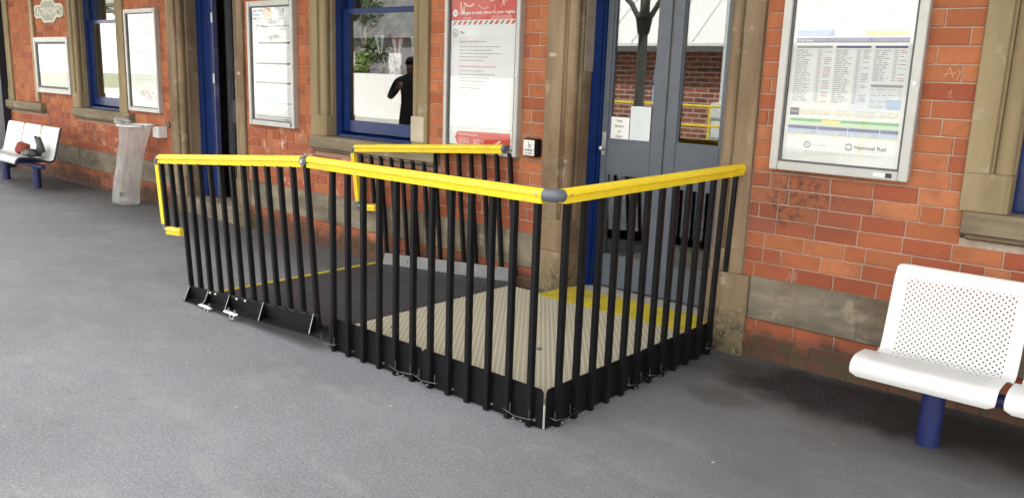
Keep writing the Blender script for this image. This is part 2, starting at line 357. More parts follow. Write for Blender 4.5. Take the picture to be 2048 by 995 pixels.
    def lines(s, x0, x1, z, y, h, mi, words=True, dens=1.0):
        """one line of print: word-sized dashes"""
        x = x0
        while x < x1 - .004:
            w_ = min(random.uniform(.012, .05) * dens, x1 - x); s.rect(x, x + w_, z, z + h, y, mi); x += w_ + random.uniform(.004, .009) * dens
        return s
    def build(s, name, mats, parent=None, smooth=False, sharp=None):
        bmesh.ops.recalc_face_normals(s.bm, faces=s.bm.faces) if not getattr(s, 'keep', False) else None
        me = bpy.data.meshes.new(name); s.bm.to_mesh(me); s.bm.free()
        for q in (mats if isinstance(mats, (list, tuple)) else [mats]): me.materials.append(q)
        if smooth:
            for p in me.polygons: p.use_smooth = True
            if sharp is not None: me.set_sharp_from_angle(angle=math.radians(sharp))
        o = bpy.data.objects.new(name, me); COL.objects.link(o)
        if parent is not None:
            o.parent = parent; o.matrix_parent_inverse = Matrix.Translation(-wloc(parent))
        return o
WLOC = {}
def wloc(o): return WLOC.get(o.name, Vector((0, 0, 0)))
def tag(o, label, cat, group=None):
    o['label'] = label; o['category'] = cat
    if group: o['group'] = group
    return o
def thing(name, label, cat, loc, group=None):
    o = bpy.data.objects.new(name, None); o.empty_display_size = .1; COL.objects.link(o); o.location = loc; WLOC[o.name] = Vector(loc)
    return tag(o, label, cat, group)
def structure(o): o['kind'] = 'structure'; return o

# ---------------------------------------------------------------- ground
def slab(name, x0, x1, y0, y1, z0, z1, mat, bev=0):
    return structure(MB().box(x0, x1, y0, y1, z0, z1, 0, bev).build(name, mat))
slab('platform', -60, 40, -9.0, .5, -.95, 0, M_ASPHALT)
M_BALLAST = paint('track_ballast', (.20, .18, .15), .95, .45, scale=40)
slab('track_bed', -60, 40, -13.0, -9.0, -1.2, -.95, M_BALLAST)
slab('opposite_platform', -60, 40, -17.0, -13.0, -.95, -.02, paint('pale_paving', (.36, .35, .33), .9, .15))
slab('ground', -300, 300, -300, 300, -1.6, -1.21, paint('rough_ground', (.16, .17, .10), .95, .3))
slab('yard', -60, 40, -45, -17.0, -1.2, -.03, paint('yard_gravel', (.36, .34, .31), .95, .15))

# ---------------------------------------------------------------- station building
B = thing('station_building', 'red brick station building with buff stone door and window surrounds', 'building', (-4, 0, 0))
H0, CH = .483, .0865                       # top of the stone band and height of a brick course
OPEN = [  # kind, outer left, inner left, inner right, outer right
    ('window', -15.2, -14.95, -13.62, -13.40), ('window', -11.31, -11.12, -9.99, -9.77), ('door', -8.74, -8.47, -7.44, -7.25),
    ('window', -6.17, -5.965, -4.857, -4.67), ('door', -3.515, -3.275, -2.204, -1.995), ('window', -.915, -.71, .40, .60)]
SILL_T, HEAD = 1.005, 2.72
def clear(x0, x1, z0, z1):
    """pieces of [x0,x1] left free by the openings for a course z0..z1"""
    out = [(x0, x1)]
    for kind, a, _, _, b in OPEN:
        if kind == 'window':
            sl, sr = (a - .0, b + .0) if z0 > SILL_T - .02 else (a + .02, b + .14)
            if a < -14: sr = -12.28 if z0 < SILL_T - .02 else b
            if z1 <= .868 or z0 >= HEAD: continue
        else:
            sl, sr = a, b
            if z0 >= HEAD: continue
        nx = []
        for p, q in out:
            if sr <= p or sl >= q: nx.append((p, q)); continue
            if sl > p: nx.append((p, sl))
            if sr < q: nx.append((sr, q))
        out = nx
    return out
PAL = [(.43, .158, .078), (.46, .178, .088), (.42, .146, .072), (.40, .132, .066), (.47, .192, .100), (.44, .166, .084), (.39, .128, .066), (.45, .170, .080)]
wall = MB(); layer = wall.bm.loops.layers.float_color.new('brick_colour')
def brick(x0, x1, z0, z1):
    j = random.uniform(-.002, .0015); b = .0035; c = random.choice(PAL); k = random.uniform(.90, 1.08)
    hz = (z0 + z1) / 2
    if random.random() < (.85 if hz < .6 else .6 if hz < .95 else .22 if hz < 1.3 else .05): c = random.choice([(.35, .102, .058), (.37, .112, .062), (.32, .090, .052), (.39, .124, .068)])  # lower courses picked redder, and darkened to stand for weaker light there
    if random.random() < .012: c = (.35, .115, .085)
    c = (c[0] * k * .97, c[1] * k * .90, c[2] * k * .80, 1)
    tl = random.uniform(-.0012, .0012)
    o = [(x0, .006, z0), (x1, .006, z0), (x1, .006, z1), (x0, .006, z1)]
    i = [(x0 + b, j, z0 + b + tl), (x1 - b, j, z0 + b), (x1 - b, j, z1 - b + tl), (x0 + b, j, z1 - b)]
    o = [wall.bm.verts.new(q) for q in o]; i = [wall.bm.verts.new(q) for q in i]
    fs = [wall.bm.faces.new(i)] + [wall.bm.faces.new((o[k_], o[(k_ + 1) % 4], i[(k_ + 1) % 4], i[k_])) for k_ in range(4)]
    for f in fs:
        f.material_index = 0
        for l in f.loops: l[layer] = c
def course(z0, z1, n):
    for p, q in clear(-16.0, 2.6, z0, z1):
        x = p; first = True
        mode = 'mix' if n % 3 else 'str'
        while x < q - .012:
            L = .226 if (mode == 'str' and random.random() < .86) or (mode == 'mix' and random.random() < .52) else .108
            if first: L = random.choice((.226, .108, .165)) if n % 2 else random.choice((.108, .226, .06)); first = False
            L *= random.uniform(.975, 1.025)
            e = min(x + L, q)
            if q - e < .05: e = q
            g = .0026
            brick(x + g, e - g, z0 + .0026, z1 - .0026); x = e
n = 0; z = H0
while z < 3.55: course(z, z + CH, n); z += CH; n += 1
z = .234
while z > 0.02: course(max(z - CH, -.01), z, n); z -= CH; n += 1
for z0, z1 in ((-.01, .234), (H0, .868), (.868, SILL_T), (SILL_T, HEAD), (HEAD, 3.6)):
    for p, q in clear(-16.0, 2.6, z0 + .001, z1 - .001):
        wall.face([(p, .0055, z0), (q, .0055, z0), (q, .0055, z1), (p, .0055, z1)], 1)
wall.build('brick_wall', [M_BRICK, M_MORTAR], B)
# solid masonry behind the face, upper storey and roof
core = MB()
for kind, a, b, c, d in OPEN: pass
edges = [-16.0] + [v for o in OPEN for v in (o[1] + .01, o[4] - .01)] + [2.6]
for i in range(0, len(edges), 2): core.box(edges[i], edges[i + 1], .009, .34, -.02, 3.6)
for kind, a, b, c, d in OPEN:
    core.box(a + .012, d - .012, .04, .34, HEAD + .16, 3.6)
    if kind == 'window': core.box(a + .012, d - .012, .045, .34, -.02, .89)
core.build('inner_masonry', M_MORTAR, B)
MB().box(-16, 2.6, .012, 8, 3.601, 8.2).build('upper_storey', paint('plain_upper_brick', (.36, .12, .06), .9, .2, scale=30), B)
MB().prism([(-.3, 8.2), (4, 9.6), (8.3, 8.2)], (-16.2, 0, 0), (0, 1, 0), (0, 0, 1), (1, 0, 0), 19).build('roof', paint('slate_roof', (.09, .09, .10), .7, .3), B)
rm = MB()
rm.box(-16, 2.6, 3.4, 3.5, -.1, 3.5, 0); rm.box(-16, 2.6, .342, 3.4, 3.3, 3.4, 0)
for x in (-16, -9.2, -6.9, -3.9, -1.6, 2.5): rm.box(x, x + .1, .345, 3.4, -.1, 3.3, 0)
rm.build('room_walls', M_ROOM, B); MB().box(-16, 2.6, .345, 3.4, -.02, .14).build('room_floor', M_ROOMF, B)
# stone band in lengths between the surrounds
for p, q in ((-16, -8.74), (-7.25, -3.56), (-1.945, 2.6)):
    x = p
    while x < q - .05:
        L = random.uniform(1.0, 1.5); e = q if q - (x + L) < .45 else x + L
        b_ = MB().box(x + .003, e - .003, -.012, .02, .2345, .4825, 0, .006); b_.build('stone_band', M_BAND, B); x = e
def arc(cx, cy, r, a0, a1, n=6):
    return [(cx + r * math.cos(math.radians(a0 + (a1 - a0) * i / n)), cy + r * math.sin(math.radians(a0 + (a1 - a0) * i / n))) for i in range(n + 1)]
def jamb(xo, xi, z0, zs, z1, deep, mat, base=True, bw=.035, btop=.40):
    """moulded stone door or window jamb: flat face, quirk, roll, then the reveal. xo outer edge, xi inner edge at the opening"""
    sgn = 1 if xi > xo else -1; W_ = abs(xi - xo)
    roll = min(.085, W_ * .42)
    q = W_ - roll
    prof = [(0, .03), (0, -.022), (.006, -.028), (q - .012, -.028), (q - .006, -.006), (q + .004, -.004)] + \
           [(q + roll * .52 + roll * .46 * math.cos(math.radians(a)), .012 + roll * .46 * math.sin(math.radians(a)) * -.9) for a in range(170, -31, -25)] + \
           [(W_ - .012, .05), (W_, .06), (W_, deep), (0.012, deep)]
    plain = [(0, .03), (0, -.022), (.006, -.028), (W_ - .02, -.028), (W_, -.008), (W_, deep), (.012, deep)]
    MB().prism([(sgn * a, b) for a, b in prof], (xo, 0, zs), (1, 0, 0), (0, 1, 0), (0, 0, 1), z1 - zs).build('stone_jamb', mat, B, True, 35)
    mb = MB().prism([(sgn * a, b) for a, b in plain], (xo, 0, btop if base else z0), (1, 0, 0), (0, 1, 0), (0, 0, 1), zs - (btop if base else z0) - .0015)
    # sloped chamfer stop
    mb.build('jamb_stop_block', mat, B)
    if base:
        pl = [(-bw, .03), (-bw, -.03), (-bw + .012, -.046), (W_ - .03, -.046), (W_ + .004, -.018), (W_ + .004, deep), (.012, deep)]
        MB().prism([(sgn * a, b) for a, b in pl], (xo, 0, -.01), (1, 0, 0), (0, 1, 0), (0, 0, 1), btop + .008).build('jamb_base', mat, B)
for kind, a, b, c, d in OPEN:
    if kind == 'door':
        jamb(a, b, 0, .62, HEAD, .20, M_STONE, True, .035, .40); jamb(d, c, 0, .62, HEAD, .20, M_STONE, True, .05, .487)
    else:
        mt = M_STONEP if (a > -1 or a < -5) else M_STONE
        jamb(a, b, SILL_T + .002, 1.19, HEAD, .14, mt, False); jamb(d, c, SILL_T + .002, 1.19, HEAD, .14, mt, False)
    MB().box(a - .04, d + .04, -.03, .30, HEAD + .002, HEAD + .28, 0, .008).build('stone_lintel', M_STONE, B)
    if kind == 'window':
        x0, x1 = (a + .03, d + .12) if a > -14 else (a, -12.29)
        mb = MB().prism([(-.055, .895), (-.068, .905), (-.068, .985), (-.055, SILL_T), (.16, SILL_T + .0), (.16, .895)], (x0, 0, 0), (0, 1, 0), (0, 0, 1), (1, 0, 0), x1 - x0)
        mb.prism([(-.02, .866), (-.04, .878), (-.045, .8935), (.16, .8935), (.16, .866)], (x0 + .02, 0, 0), (0, 1, 0), (0, 0, 1), (1, 0, 0), x1 - x0 - .04)
        mb.build('window_sill', M_SILL, B)
M_PUTTY = paint('pale_repair_mortar', (.42, .36, .27), .9, .2)
MB().box(-3.487, -3.425, -.0305, -.026, 1.708, 1.732, 0, .002).build('mortar_patch', M_PUTTY, B)
MB().box(-3.272, -3.266, .075, .195, 1.62, 2.3, 0, .001).build('mortar_patch', paint('grey_repair_mortar', (.30, .26, .205), .9, .2), B)
MB().box(-4.847, -4.70, -.0305, -.026, 1.045, 1.24, 0, .001).build('mortar_patch', paint('cream_repair_mortar', (.46, .40, .31), .9, .12), B)
MB().box(-7.36, -7.30, -.0305, -.026, 1.50, 1.53, 0, .002).build('mortar_patch', M_PUTTY, B)
# --- sash windows
def window(a, b):
    """blue double-hung sash window between jamb edges a and b"""
    ys, zb, zt, zm = .10, 1.0, HEAD, 2.055
    f = MB(); f.box(a - .02, a + .065, ys, ys + .12, zb, zt, 0, .004); f.box(b - .065, b + .02, ys, ys + .12, zb, zt, 0, .004)
    f.box(a + .066, b - .066, ys + .004, ys + .12, zt - .06, zt - .002, 0, .003)
    f.prism([(ys - .035, zb + .008), (ys - .035, zb + .028), (ys + .12, zb + .05), (ys + .12, zb + .008)], (a + .0655, 0, 0), (0, 1, 0), (0, 0, 1), (1, 0, 0), b - a - .131)
    fo = f.build('window', M_BLUE, B)
    def sash(x0, x1, z0, z1, y, st, bot, top, nm):
        s_ = MB(); s_.box(x0, x0 + st, y, y + .04, z0, z1, 0, .004); s_.box(x1 - st, x1, y, y + .04, z0, z1, 0, .004)
        s_.box(x0 + st + .0005, x1 - st - .0005, y + .001, y + .039, z0, z0 + bot, 0, .004); s_.box(x0 + st + .0005, x1 - st - .0005, y + .001, y + .039, z1 - top, z1, 0, .004)
        s_.build('sash', M_BLUE, fo)
        MB().box(x0 + st - .004, x1 - st + .004, y + .018, y + .022, z0 + bot - .004, z1 - top + .004).build('pane', M_GLASS, fo)
    sash(a + .067, b - .067, zb + .052, zm + .035, ys + .028, .075, .10, .042, 'lower')
    sash(a + .067, b - .067, zm + .001, zt - .062, ys + .072, .075, .042, .06, 'upper')
for kind, a, b, c, d in OPEN:
    if kind == 'window': window(b, c)
# --- grey double door
def leaf(root, x0, x1, y0, y1, z0, z1, panes, mat, name='leaf'):
    xs = sorted({x0, x1} | {v for p in panes for v in (p[0], p[1])}); zs = sorted({z0, z1} | {v for p in panes for v in (p[2], p[3])})
    mb = MB()
    pl, pr = panes[0][0], panes[0][1]
    mb.box(x0, pl, y0, y1, z0, z1, 0, .003); mb.box(pr, x1, y0, y1, z0, z1, 0, .003)
    bounds = [z0] + [v for p in sorted(panes, key=lambda p: p[2]) for v in (p[2], p[3])] + [z1]
    for i in range(0, len(bounds), 2): mb.box(pl + .0004, pr - .0004, y0 + .0012, y1 - .0012, bounds[i], bounds[i + 1], 0, .003)
    for p in panes:   # glazing beads
        for q in ((p[0], p[0] + .014, p[2], p[3]), (p[1] - .014, p[1], p[2], p[3]), (p[0] + .0142, p[1] - .0142, p[2], p[2] + .014), (p[0] + .0142, p[1] - .0142, p[3] - .014, p[3])):
            mb.box(q[0], q[1], y0 + .010, y1 - .006, q[2], q[3], 0)
    o = mb.build(name, mat, root)
    for p in panes: MB().box(p[0] + .003, p[1] - .003, (y0 + y1) / 2 - .003, (y0 + y1) / 2 + .003, p[2] + .003, p[3] - .003).build('pane', M_GLASS, root)
    return o
fr = MB(); fr.box(-3.31, -3.212, .17, .29, .15, HEAD, 0, .005); fr.box(-3.2125, -3.196, .196, .27, .15, HEAD - .08, 0, .003)
fr.box(-2.24, -2.15, .17, .29, .15, HEAD, 0, .005); fr.box(-3.211, -2.241, .172, .288, HEAD - .08, HEAD - .001, 0, .004)
D1 = fr.build('door', M_BLUE, B)
leaf(D1, -3.194, -2.712, .212, .262, .166, HEAD - .082, [(-3.148, -2.805, .372, .955), (-3.148, -2.80, 1.170, HEAD - .16)], M_GDOOR)
leaf(D1, -2.696, -2.242, .212, .262, .166, HEAD - .082, [(-2.622, -2.32, .372, .910), (-2.628, -2.32, 1.178, HEAD - .16)], M_GDOOR)
MB().box(-2.7115, -2.6965, .2225, .258, .17, HEAD - .083).build('meeting_stile', M_DKFRAME, D1)
MB().box(-3.186, -3.156, .2075, .2125, 1.068, 1.225, 0, .002).build('lock_plate', M_STEEL, D1)
kn = MB().tube([(-3.170, .209, 1.115), (-3.170, .185, 1.115)], .012, 10); kn.sphere((-3.170, .176, 1.115), .018, 12, 8); kn.build('door_knob', M_STEEL, D1, True)
MB().tube([(-3.170, .208, 1.185), (-3.170, .2015, 1.185)], .011, 12).build('lock_cylinder', M_STEEL, D1, True, 40)
MB().box(-3.27, -2.205, -.02, .34, -.01, .150, 0, .006).build('door_step', M_STEP, B)
# --- blue side door
fr = MB(); fr.box(-8.52, -8.36, .17, .29, .18, HEAD, 0, .006); fr.box(-7.50, -7.40, .2, .30, .18, HEAD, 0, .004)
fr.box(-8.359, -7.501, .175, .285, HEAD - .09, HEAD - .001, 0, .003)
D2 = fr.build('door', M_BLUE, B)
MB().box(-8.358, -8.17, .182, .225, .19, HEAD - .092, 0, .004).build('leaf', M_BLUE, D2)
MB().obox((-8.155, .205, .19), (-8.155, .205, HEAD - .093), .028, .05, (1, 0, 0), 0, .003).build('leaf_edge', M_PURP, D2)
for zz in (1.40, 2.02): MB().box(-8.166, -8.134, .1705, .1785, zz, zz + .10, 0, .002).build('hinge', M_STEEL, D2)
leaf(D2, -8.115, -7.505, .30, .345, .19, HEAD - .095, [(-8.03, -7.60, .34, 1.0), (-8.03, -7.60, 1.22, HEAD - .18)], M_DKDOOR, 'inner_leaf')
for xx in (-7.93, -7.80, -7.68): MB().box(xx, xx + .022, .305, .318, .341, HEAD - .181).build('glazing_bar', M_DKDOOR, D2)
MB().box(-8.47, -7.445, -.015, .34, -.01, .172, 0, .008).build('door_step', M_BAND, B)
# --- air bricks and conduit
def air_brick(x0, x1, z0, z1):
    mb = MB(); mb.box(x0, x1, -.004, .003, z0, z1, 0, .002); nx, nz = 7, 3
    for i in range(nx):
        for k in range(nz):
            cx = x0 + (i + .5) * (x1 - x0) / nx; cz = z0 + (k + .5) * (z1 - z0) / nz
            mb.rect(cx - (x1 - x0) / nx * .3, cx + (x1 - x0) / nx * .3, cz - .009, cz + .009, -.0052, 1)
    mb.build('air_brick', [M_TERRA, M_HOLE], B)
air_brick(-10.69, -10.33, .045, .155); air_brick(-5.05, -4.80, .045, .155)
MB().box(-12.56, -12.45, -.030, .003, 1.02, 3.5, 0, .01).build('conduit', M_TAN, B)
MB().box(-14.6, -13.63, -.10, .003, -.01, 3.5, 0, .01).build('dark_recess_box', paint('dark_recess_navy', (.008, .010, .022), .5, .2), B)  # added dark box standing for the shadowed recess at the far left
MB().tube([(-8.83, -.015, .93), (-8.83, .003, .93)], .035, 14).build('wall_plug', paint('grey_plug', (.12, .10, .09), .7), B, True, 40)
# chalked scrawl on the bricks beside the timetable case
ch = MB()
def stroke(pts, wd=.0026):
    for (a, b), (c, d) in zip(pts, pts[1:]):
        dx, dz = c - a, d - b; L = math.hypot(dx, dz) or 1; nx, nz = -dz / L * wd / 2, dx / L * wd / 2
        ch.face([(a + nx, -.0035, b + .042 + nz), (a - nx, -.0035, b + .042 - nz), (c - nx, -.0035, d + .042 - nz), (c + nx, -.0035, d + .042 + nz)])
stroke([(-1.062, 1.592), (-1.043, 1.637), (-1.022, 1.588)]); stroke([(-1.072, 1.604), (-1.012, 1.612)])
stroke([(-1.012, 1.630), (-.996, 1.612), (-.985, 1.634)]); stroke([(-.996, 1.612), (-1.010, 1.578)])
ch.build('chalk_mark', flat('chalk', (.56, .36, .26)), B); ch = MB()
stroke([(-1.04, 1.515), (-1.02, 1.53), (-1.03, 1.50), (-1.012, 1.49)], .002)
ch.build('chalk_mark', bpy.data.materials['chalk'], B)

# ---------------------------------------------------------------- poster cases
def case(label, x0, x1, z0, z1, fw, inner=.012, depth=.05):
    cx = (x0 + x1) / 2
    T = thing('poster_case', label, 'poster case', (cx, 0, z0), 'poster cases on the station wall')
    yf = -depth
    f = MB()
    f.box(x0, x0 + fw, yf, .004, z0, z1, 0, .004); f.box(x1 - fw, x1, yf, .004, z0, z1, 0, .004)
    f.box(x0 + fw + .0004, x1 - fw - .0004, yf + .001, .004, z0, z0 + fw, 0, .004); f.box(x0 + fw + .0004, x1 - fw - .0004, yf + .001, .004, z1 - fw, z1, 0, .004)
    f.build('frame', M_FRAME, T)
    g = MB(); a, b, c, d = x0 + fw - .001, x1 - fw + .001, z0 + fw - .001, z1 - fw + .001
    for q in ((a, a + inner, c, d), (b - inner, b, c, d), (a + inner + .0002, b - inner - .0002, c, c + inner), (a + inner + .0002, b - inner - .0002, d - inner, d)):
        g.box(q[0], q[1], yf + .010, -.012, q[2], q[3])
    g.build('inner_bead', M_DKFRAME, T)
    sheet = MB().box(a, b, -.022, -.014, c, d).build('poster', M_WHITE, T)
    MB().box(a + .0005, b - .0005, yf + .018, yf + .021, c + .0005, d - .0005).build('cover', M_COVER, T)
    return T, sheet, (a + inner, b - inner, c + inner, d - inner), -.0238
def lock(T, x, z, y=-.05):
    MB().tube([(x, y + .003, z), (x, y - .006, z)], .010, 14).build('lock', M_STEEL, T, True, 40)
def maker_tag(T, x0, x1, z0, z1, y=-.0512):
    MB().rect(x0, x1, z0, z1, y).build('maker_tag', P_BLACK, T)

# timetable case, right
T, S, (a, b, c, d), y = case('large aluminium poster case with a station timetable, right of the grey doors', -1.881, -1.157, 1.115, 2.28, .046)
lock(T, -1.180, 1.60); maker_tag(T, -1.262, -1.232, 1.127, 1.150)
MB().rect(-1.322, -1.265, 1.129, 1.148, -.0512).build('white_sticker', P_WHITE, T)
p = MB(); W_ = b - a
p.rect(a + .02, b - .02, 1.795, 1.82, y, NAVY); p.text('Train times', a + .03, 1.801, y - .0008, .012, WHT)
p.rect(a + .02, a + .22, 1.828, 1.86, y, BLU); p.rect(b - .24, b - .03, 1.832, 1.852, y, YEL)
for k in range(3): p.lines(a + .3, a + .42, 1.845 + k * .012, y, .003, LGREY)
# street plan above
random.seed(11)
for k in range(40):
    x = random.uniform(a + .02, a + .26); z = random.uniform(1.87, 2.2); L = random.uniform(.02, .07); an = random.choice((.5, .62, 2.1, 2.2)) + random.uniform(-.1, .1)
    dx, dz = L * math.cos(an), L * math.sin(an); p.face([(x, y, z), (x + .002, y, z - .002), (x + dx + .002, y, z + dz - .002), (x + dx, y, z + dz)], LGREY)
for k in range(22):
    x = random.uniform(a + .3, b - .06); z = random.uniform(1.88, 2.2); L = random.uniform(.02, .08); an = random.choice((.5, 2.1)) + random.uniform(-.3, .3)
    dx, dz = L * math.cos(an), L * math.sin(an); p.face([(x, y, z), (x + .002, y, z - .002), (x + dx + .002, y, z + dz - .002), (x + dx, y, z + dz)], LGREY)
cols = [(a + .025, a + .215), (a + .235, a + .41), (a + .43, b - .025)]
for ci, (p0, p1) in enumerate(cols):
    p.rect(p0, p1, 1.768, 1.779, y, GREY if ci == 0 else NAVY)
    zz = 1.755
    while zz > (1.485 if ci < 2 else 1.60):
        p.lines(p0, p0 + (p1 - p0) * random.uniform(.3, .5), zz, y, .0035, GREY); p.lines(p0 + (p1 - p0) * .62, p0 + (p1 - p0) * .72, zz, y, .0035, GREY)
        if random.random() < .6: p.lines(p0 + (p1 - p0) * .8, p1, zz, y, .0035, PINK if random.random() < .25 else GREY)
        zz -= .0098
    for fx in (.6, .76): p.rect(p0 + (p1 - p0) * fx, p0 + (p1 - p0) * fx + .0012, 1.485 if ci < 2 else 1.60, 1.765, y - .0004, LGREY)
p0, p1 = cols[2]
p.rect(p0, p1, 1.575, 1.588, y, GREY)
for k in range(10): p.lines(p0, p1 - (.07 if k > 5 else 0), 1.563 - k * .010, y, .0035, LGREY if k % 3 else GREY)
p.rect(p1 - .068, p1, 1.465, 1.515, y - .0005, BLU)
p.rect(a + .022, a + .072, 1.415, 1.455, y, NAVY); p.text('Tickets', a + .028, 1.431, y - .0008, .009, WHT, .038)
for q0, q1 in ((.08, .28), (.31, .41), (.43, .55), (.57, .68)):
    for k in range(3): p.lines(a + q0 * W_ / .68 * .96, a + q1 * W_ / .68 * .95, 1.445 - k * .011, y, .0035, LGREY)
p.rect(a + .02, b - .02, 1.366, 1.402, y, LGRN); p.rect(a + .03, b - .022, 1.385, 1.399, y - .0006, GRN)
p.rect(a + .2, a + .3, 1.370, 1.396, y - .0009, YEL)
for k in range(2): p.lines(a + .03, b - .2, 1.372 + k * .007, y - .0012, .002, WHT)
p.rect(a + .02, b - .02, 1.318, 1.364, y, BLU); p.rect(a + .02, b - .02, 1.345, 1.361, y - .0006, NAVY)
for q in (.18, .34, .5): p.rect(a + q, a + q + .0025, 1.319, 1.363, y - .0009, WHT)
for k in range(2):
    for q in (.03, .19, .35, .51): p.lines(a + q, a + q + .11, 1.323 + k * .009, y - .0009, .0022, WHT)
def ring(p, cx, cz, r0, r1, y, mi, n=20):
    for i in range(n):
        t0, t1 = 2 * PI * i / n, 2 * PI * (i + 1) / n
        p.face([(cx + r * math.cos(t), y, cz + r * math.sin(t)) for r, t in ((r0, t0), (r1, t0), (r1, t1), (r0, t1))], mi)
def disc(p, cx, cz, r, y, mi, n=20): p.face([(cx + r * math.cos(2 * PI * i / n), y, cz + r * math.sin(2 * PI * i / n)) for i in range(n)], mi)
ring(p, a + .135, 1.262, .012, .019, y, GREY); p.rect(a + .132, a + .138, 1.256, 1.270, y, GREY); p.text('NORTHERN', a + .165, 1.257, y, .011, LGREY, .075)
ring(p, a + .355, 1.264, .010, .020, y, GREY); p.rect(a + .338, a + .372, 1.261, 1.267, y - .0005, WHT)
p.text('National Rail', a + .385, 1.256, y, .020, BLK, .155, bold=.012); p.lines(a + .385, a + .54, 1.243, y, .003, LGREY)
for k in range(2): p.lines(a + .12, b - .08, 1.226 - k * .008, y, .0025, LGREY)
p.keep = True; p.build('print', PRINT, S)

# train changes poster, centre
T, S, (a, b, c, d), y = case('tall aluminium poster case with red and white train changes poster, beside the push button', -4.470, -3.735, 1.013, 2.30, .036)
lock(T, -3.752, 1.575); maker_tag(T, -3.812, -3.788, 1.022, 1.046)
p = MB(); W_ = b - a
p.rect(a, b, 1.958, d, y, RED)
random.seed(3)
for k in range(12):   # pale swirls in the header
    cx, cz, r = a + random.uniform(.05, .6), random.uniform(2.03, 2.16), random.uniform(.03, .09); t = random.uniform(0, 6)
    for i in range(14):
        t0, t1 = t + i * .14, t + (i + 1) * .14
        pts = [(cx + rr * math.cos(tt), cz + rr * .8 * math.sin(tt)) for rr, tt in ((r, t0), (r + .014, t0), (r + .014, t1), (r, t1))]
        if all(2.0 < q[1] < d - .005 and a < q[0] < b for q in pts): p.face([(q[0], y - .0004 - k * .00008, q[1]) for q in pts], PINK if k % 2 else CORAL)
p.rect(a + .12, a + .2, 1.962, 1.978, y - .0004, PINK); p.rect(b - .25, b - .05, 1.96, 1.985, y - .0004, PINK)
disc(p, a + .042, 2.008, .026, y - .0012, WHT)
for s_ in (1, -1): p.face([(a + .042 + q * .012 + o, y - .0017, 2.008 + s_ * q * .014) for q, o in ((-1, -.002), (-1, .002), (1, .002), (1, -.002))], NAVY)
p.text('Changes to train times in your region.', a + .078, 1.998, y - .0012, .022, WHT, W_ - .095, bold=.02)
disc(p, b - .17, 2.135, .026, y - .0012, WHT); p.text('northern', b - .13, 2.127, y - .0012, .018, WHT, .105)
for i in range(12):
    x = a + .012 + i * (W_ - .02) / 12; p.face([(x, y, 1.925), (x + .026, y, 1.925), (x + .05, y, 1.952), (x + .024, y, 1.952)], RED if i % 3 else GREY)
ring(p, a + .045, 1.868, .020, .028, y, GREY); p.rect(a + .040, a + .050, 1.858, 1.876, y, RED)
p.text('May', a + .092, 1.862, y, .020, BLK, .046)
p.text('Large parts improvement work', a + .085, 1.802, y, .012, RED, .27)
zz = 1.768
for L in (.40, .33, .42, .29, .24): p.lines(a + .092, a + .092 + L, zz, y, .005, GREY); zz -= .024
p.text('Full day and weekend improvement work', a + .085, 1.627, y, .012, RED, .37)
zz = 1.597
for L in (.25, .35, .30, .27, .20, .22, .17, .12, .09, .10, .17): p.lines(a + .095, a + .095 + L, zz, y, .005, GREY if L > .2 else LGREY); zz -= .0245
for k in range(3): p.lines(a + .09, a + .30 - .03 * k, 1.205 - k * .013, y, .003, LGREY)
for k in range(2): p.lines(a + .28, b - .02, 1.212 - k * .016, y, .003, LGREY)
p.face([(a + .062, y, 1.115), (a + .085, y, 1.065), (b - .03, y, 1.065), (b - .03, y, 1.172), (a + .085, y, 1.160)], RED)
p.text('Check before you travel', a + .095, 1.135, y - .0008, .014, WHT, .20, bold=.02); p.rect(a + .1, b - .05, 1.128, 1.1305, y - .0008, PINK)
p.face([(b - .2, y - .0006, 1.08), (b - .12, y - .0006, 1.12), (b - .12, y - .0006, 1.1), (b - .17, y - .0006, 1.07)], CORAL)
for k in range(3):
    for q in (.1, .25): p.lines(a + q, a + q + .11, 1.105 - k * .014, y - .0008, .004, WHT)
p.keep = True; p.build('print', PRINT, S)

# departures sheet, left of the big window
T, S, (a, b, c, d), y = case('tall aluminium poster case with ruled white sheet, beside the blue door', -7.130, -6.389, 1.042, 2.176, .045)
lock(T, -6.408, 1.60); maker_tag(T, -6.452, -6.428, 1.055, 1.085)
p = MB()
for k in range(3): p.rect(a + .03, a + .17, 2.085 - k * .035, 2.100 - k * .035, y, GREY if k != 1 else BLU)
disc(p, a + .26, 2.06, .062, y, ORA); ring(p, a + .26, 2.06, .03, .04, y - .0006, WHT); p.rect(b - .13, b - .1, 2.065, 2.105, y, GREY); p.lines(b - .09, b - .03, 2.08, y, .006, LGREY)
for zz, mi, x0 in ((1.975, LGREY, .2), (1.945, GREY, .16), (1.852, LGREY, .04), (1.838, LGREY, .04), (1.794, BLK, .10), (1.608, BLK, .05), (1.432, BLK, .04), (1.252, GREY, .05), (1.075 + .05, GREY, .04), (1.105, GREY, .04)):
    if mi == LGREY: p.lines(a + x0, b - .03, zz, y, .006, mi)
    else: p.rect(a + x0, b - .02, zz, zz + (.016 if mi == BLK else .010), y, mi)
random.seed(5)
for z1_ in (1.78, 1.59, 1.42, 1.235):
    for k in range(9):
        if random.random() < .8: p.lines(a + .06, a + .06 + random.uniform(.1, .25), z1_ - .02 - k * .015, y, .004, LGREY)
    p.rect(b - .30, b - .05, z1_ - .15, z1_ - .015, y, BLU if z1_ == 1.42 else LGREY) if False else None
    for k in range(12): p.rect(b - .28 + k * .02, b - .277 + k * .02, z1_ - .14, z1_ - .015, y, LGREY)
p.rect(a + .24, a + .4, 1.27, 1.34, y - .0005, BLU)
p.rect(b - .22, b - .05, 1.082, 1.098, y - .0005, NAVY)
p.keep = True; p.build('print', PRINT, S)

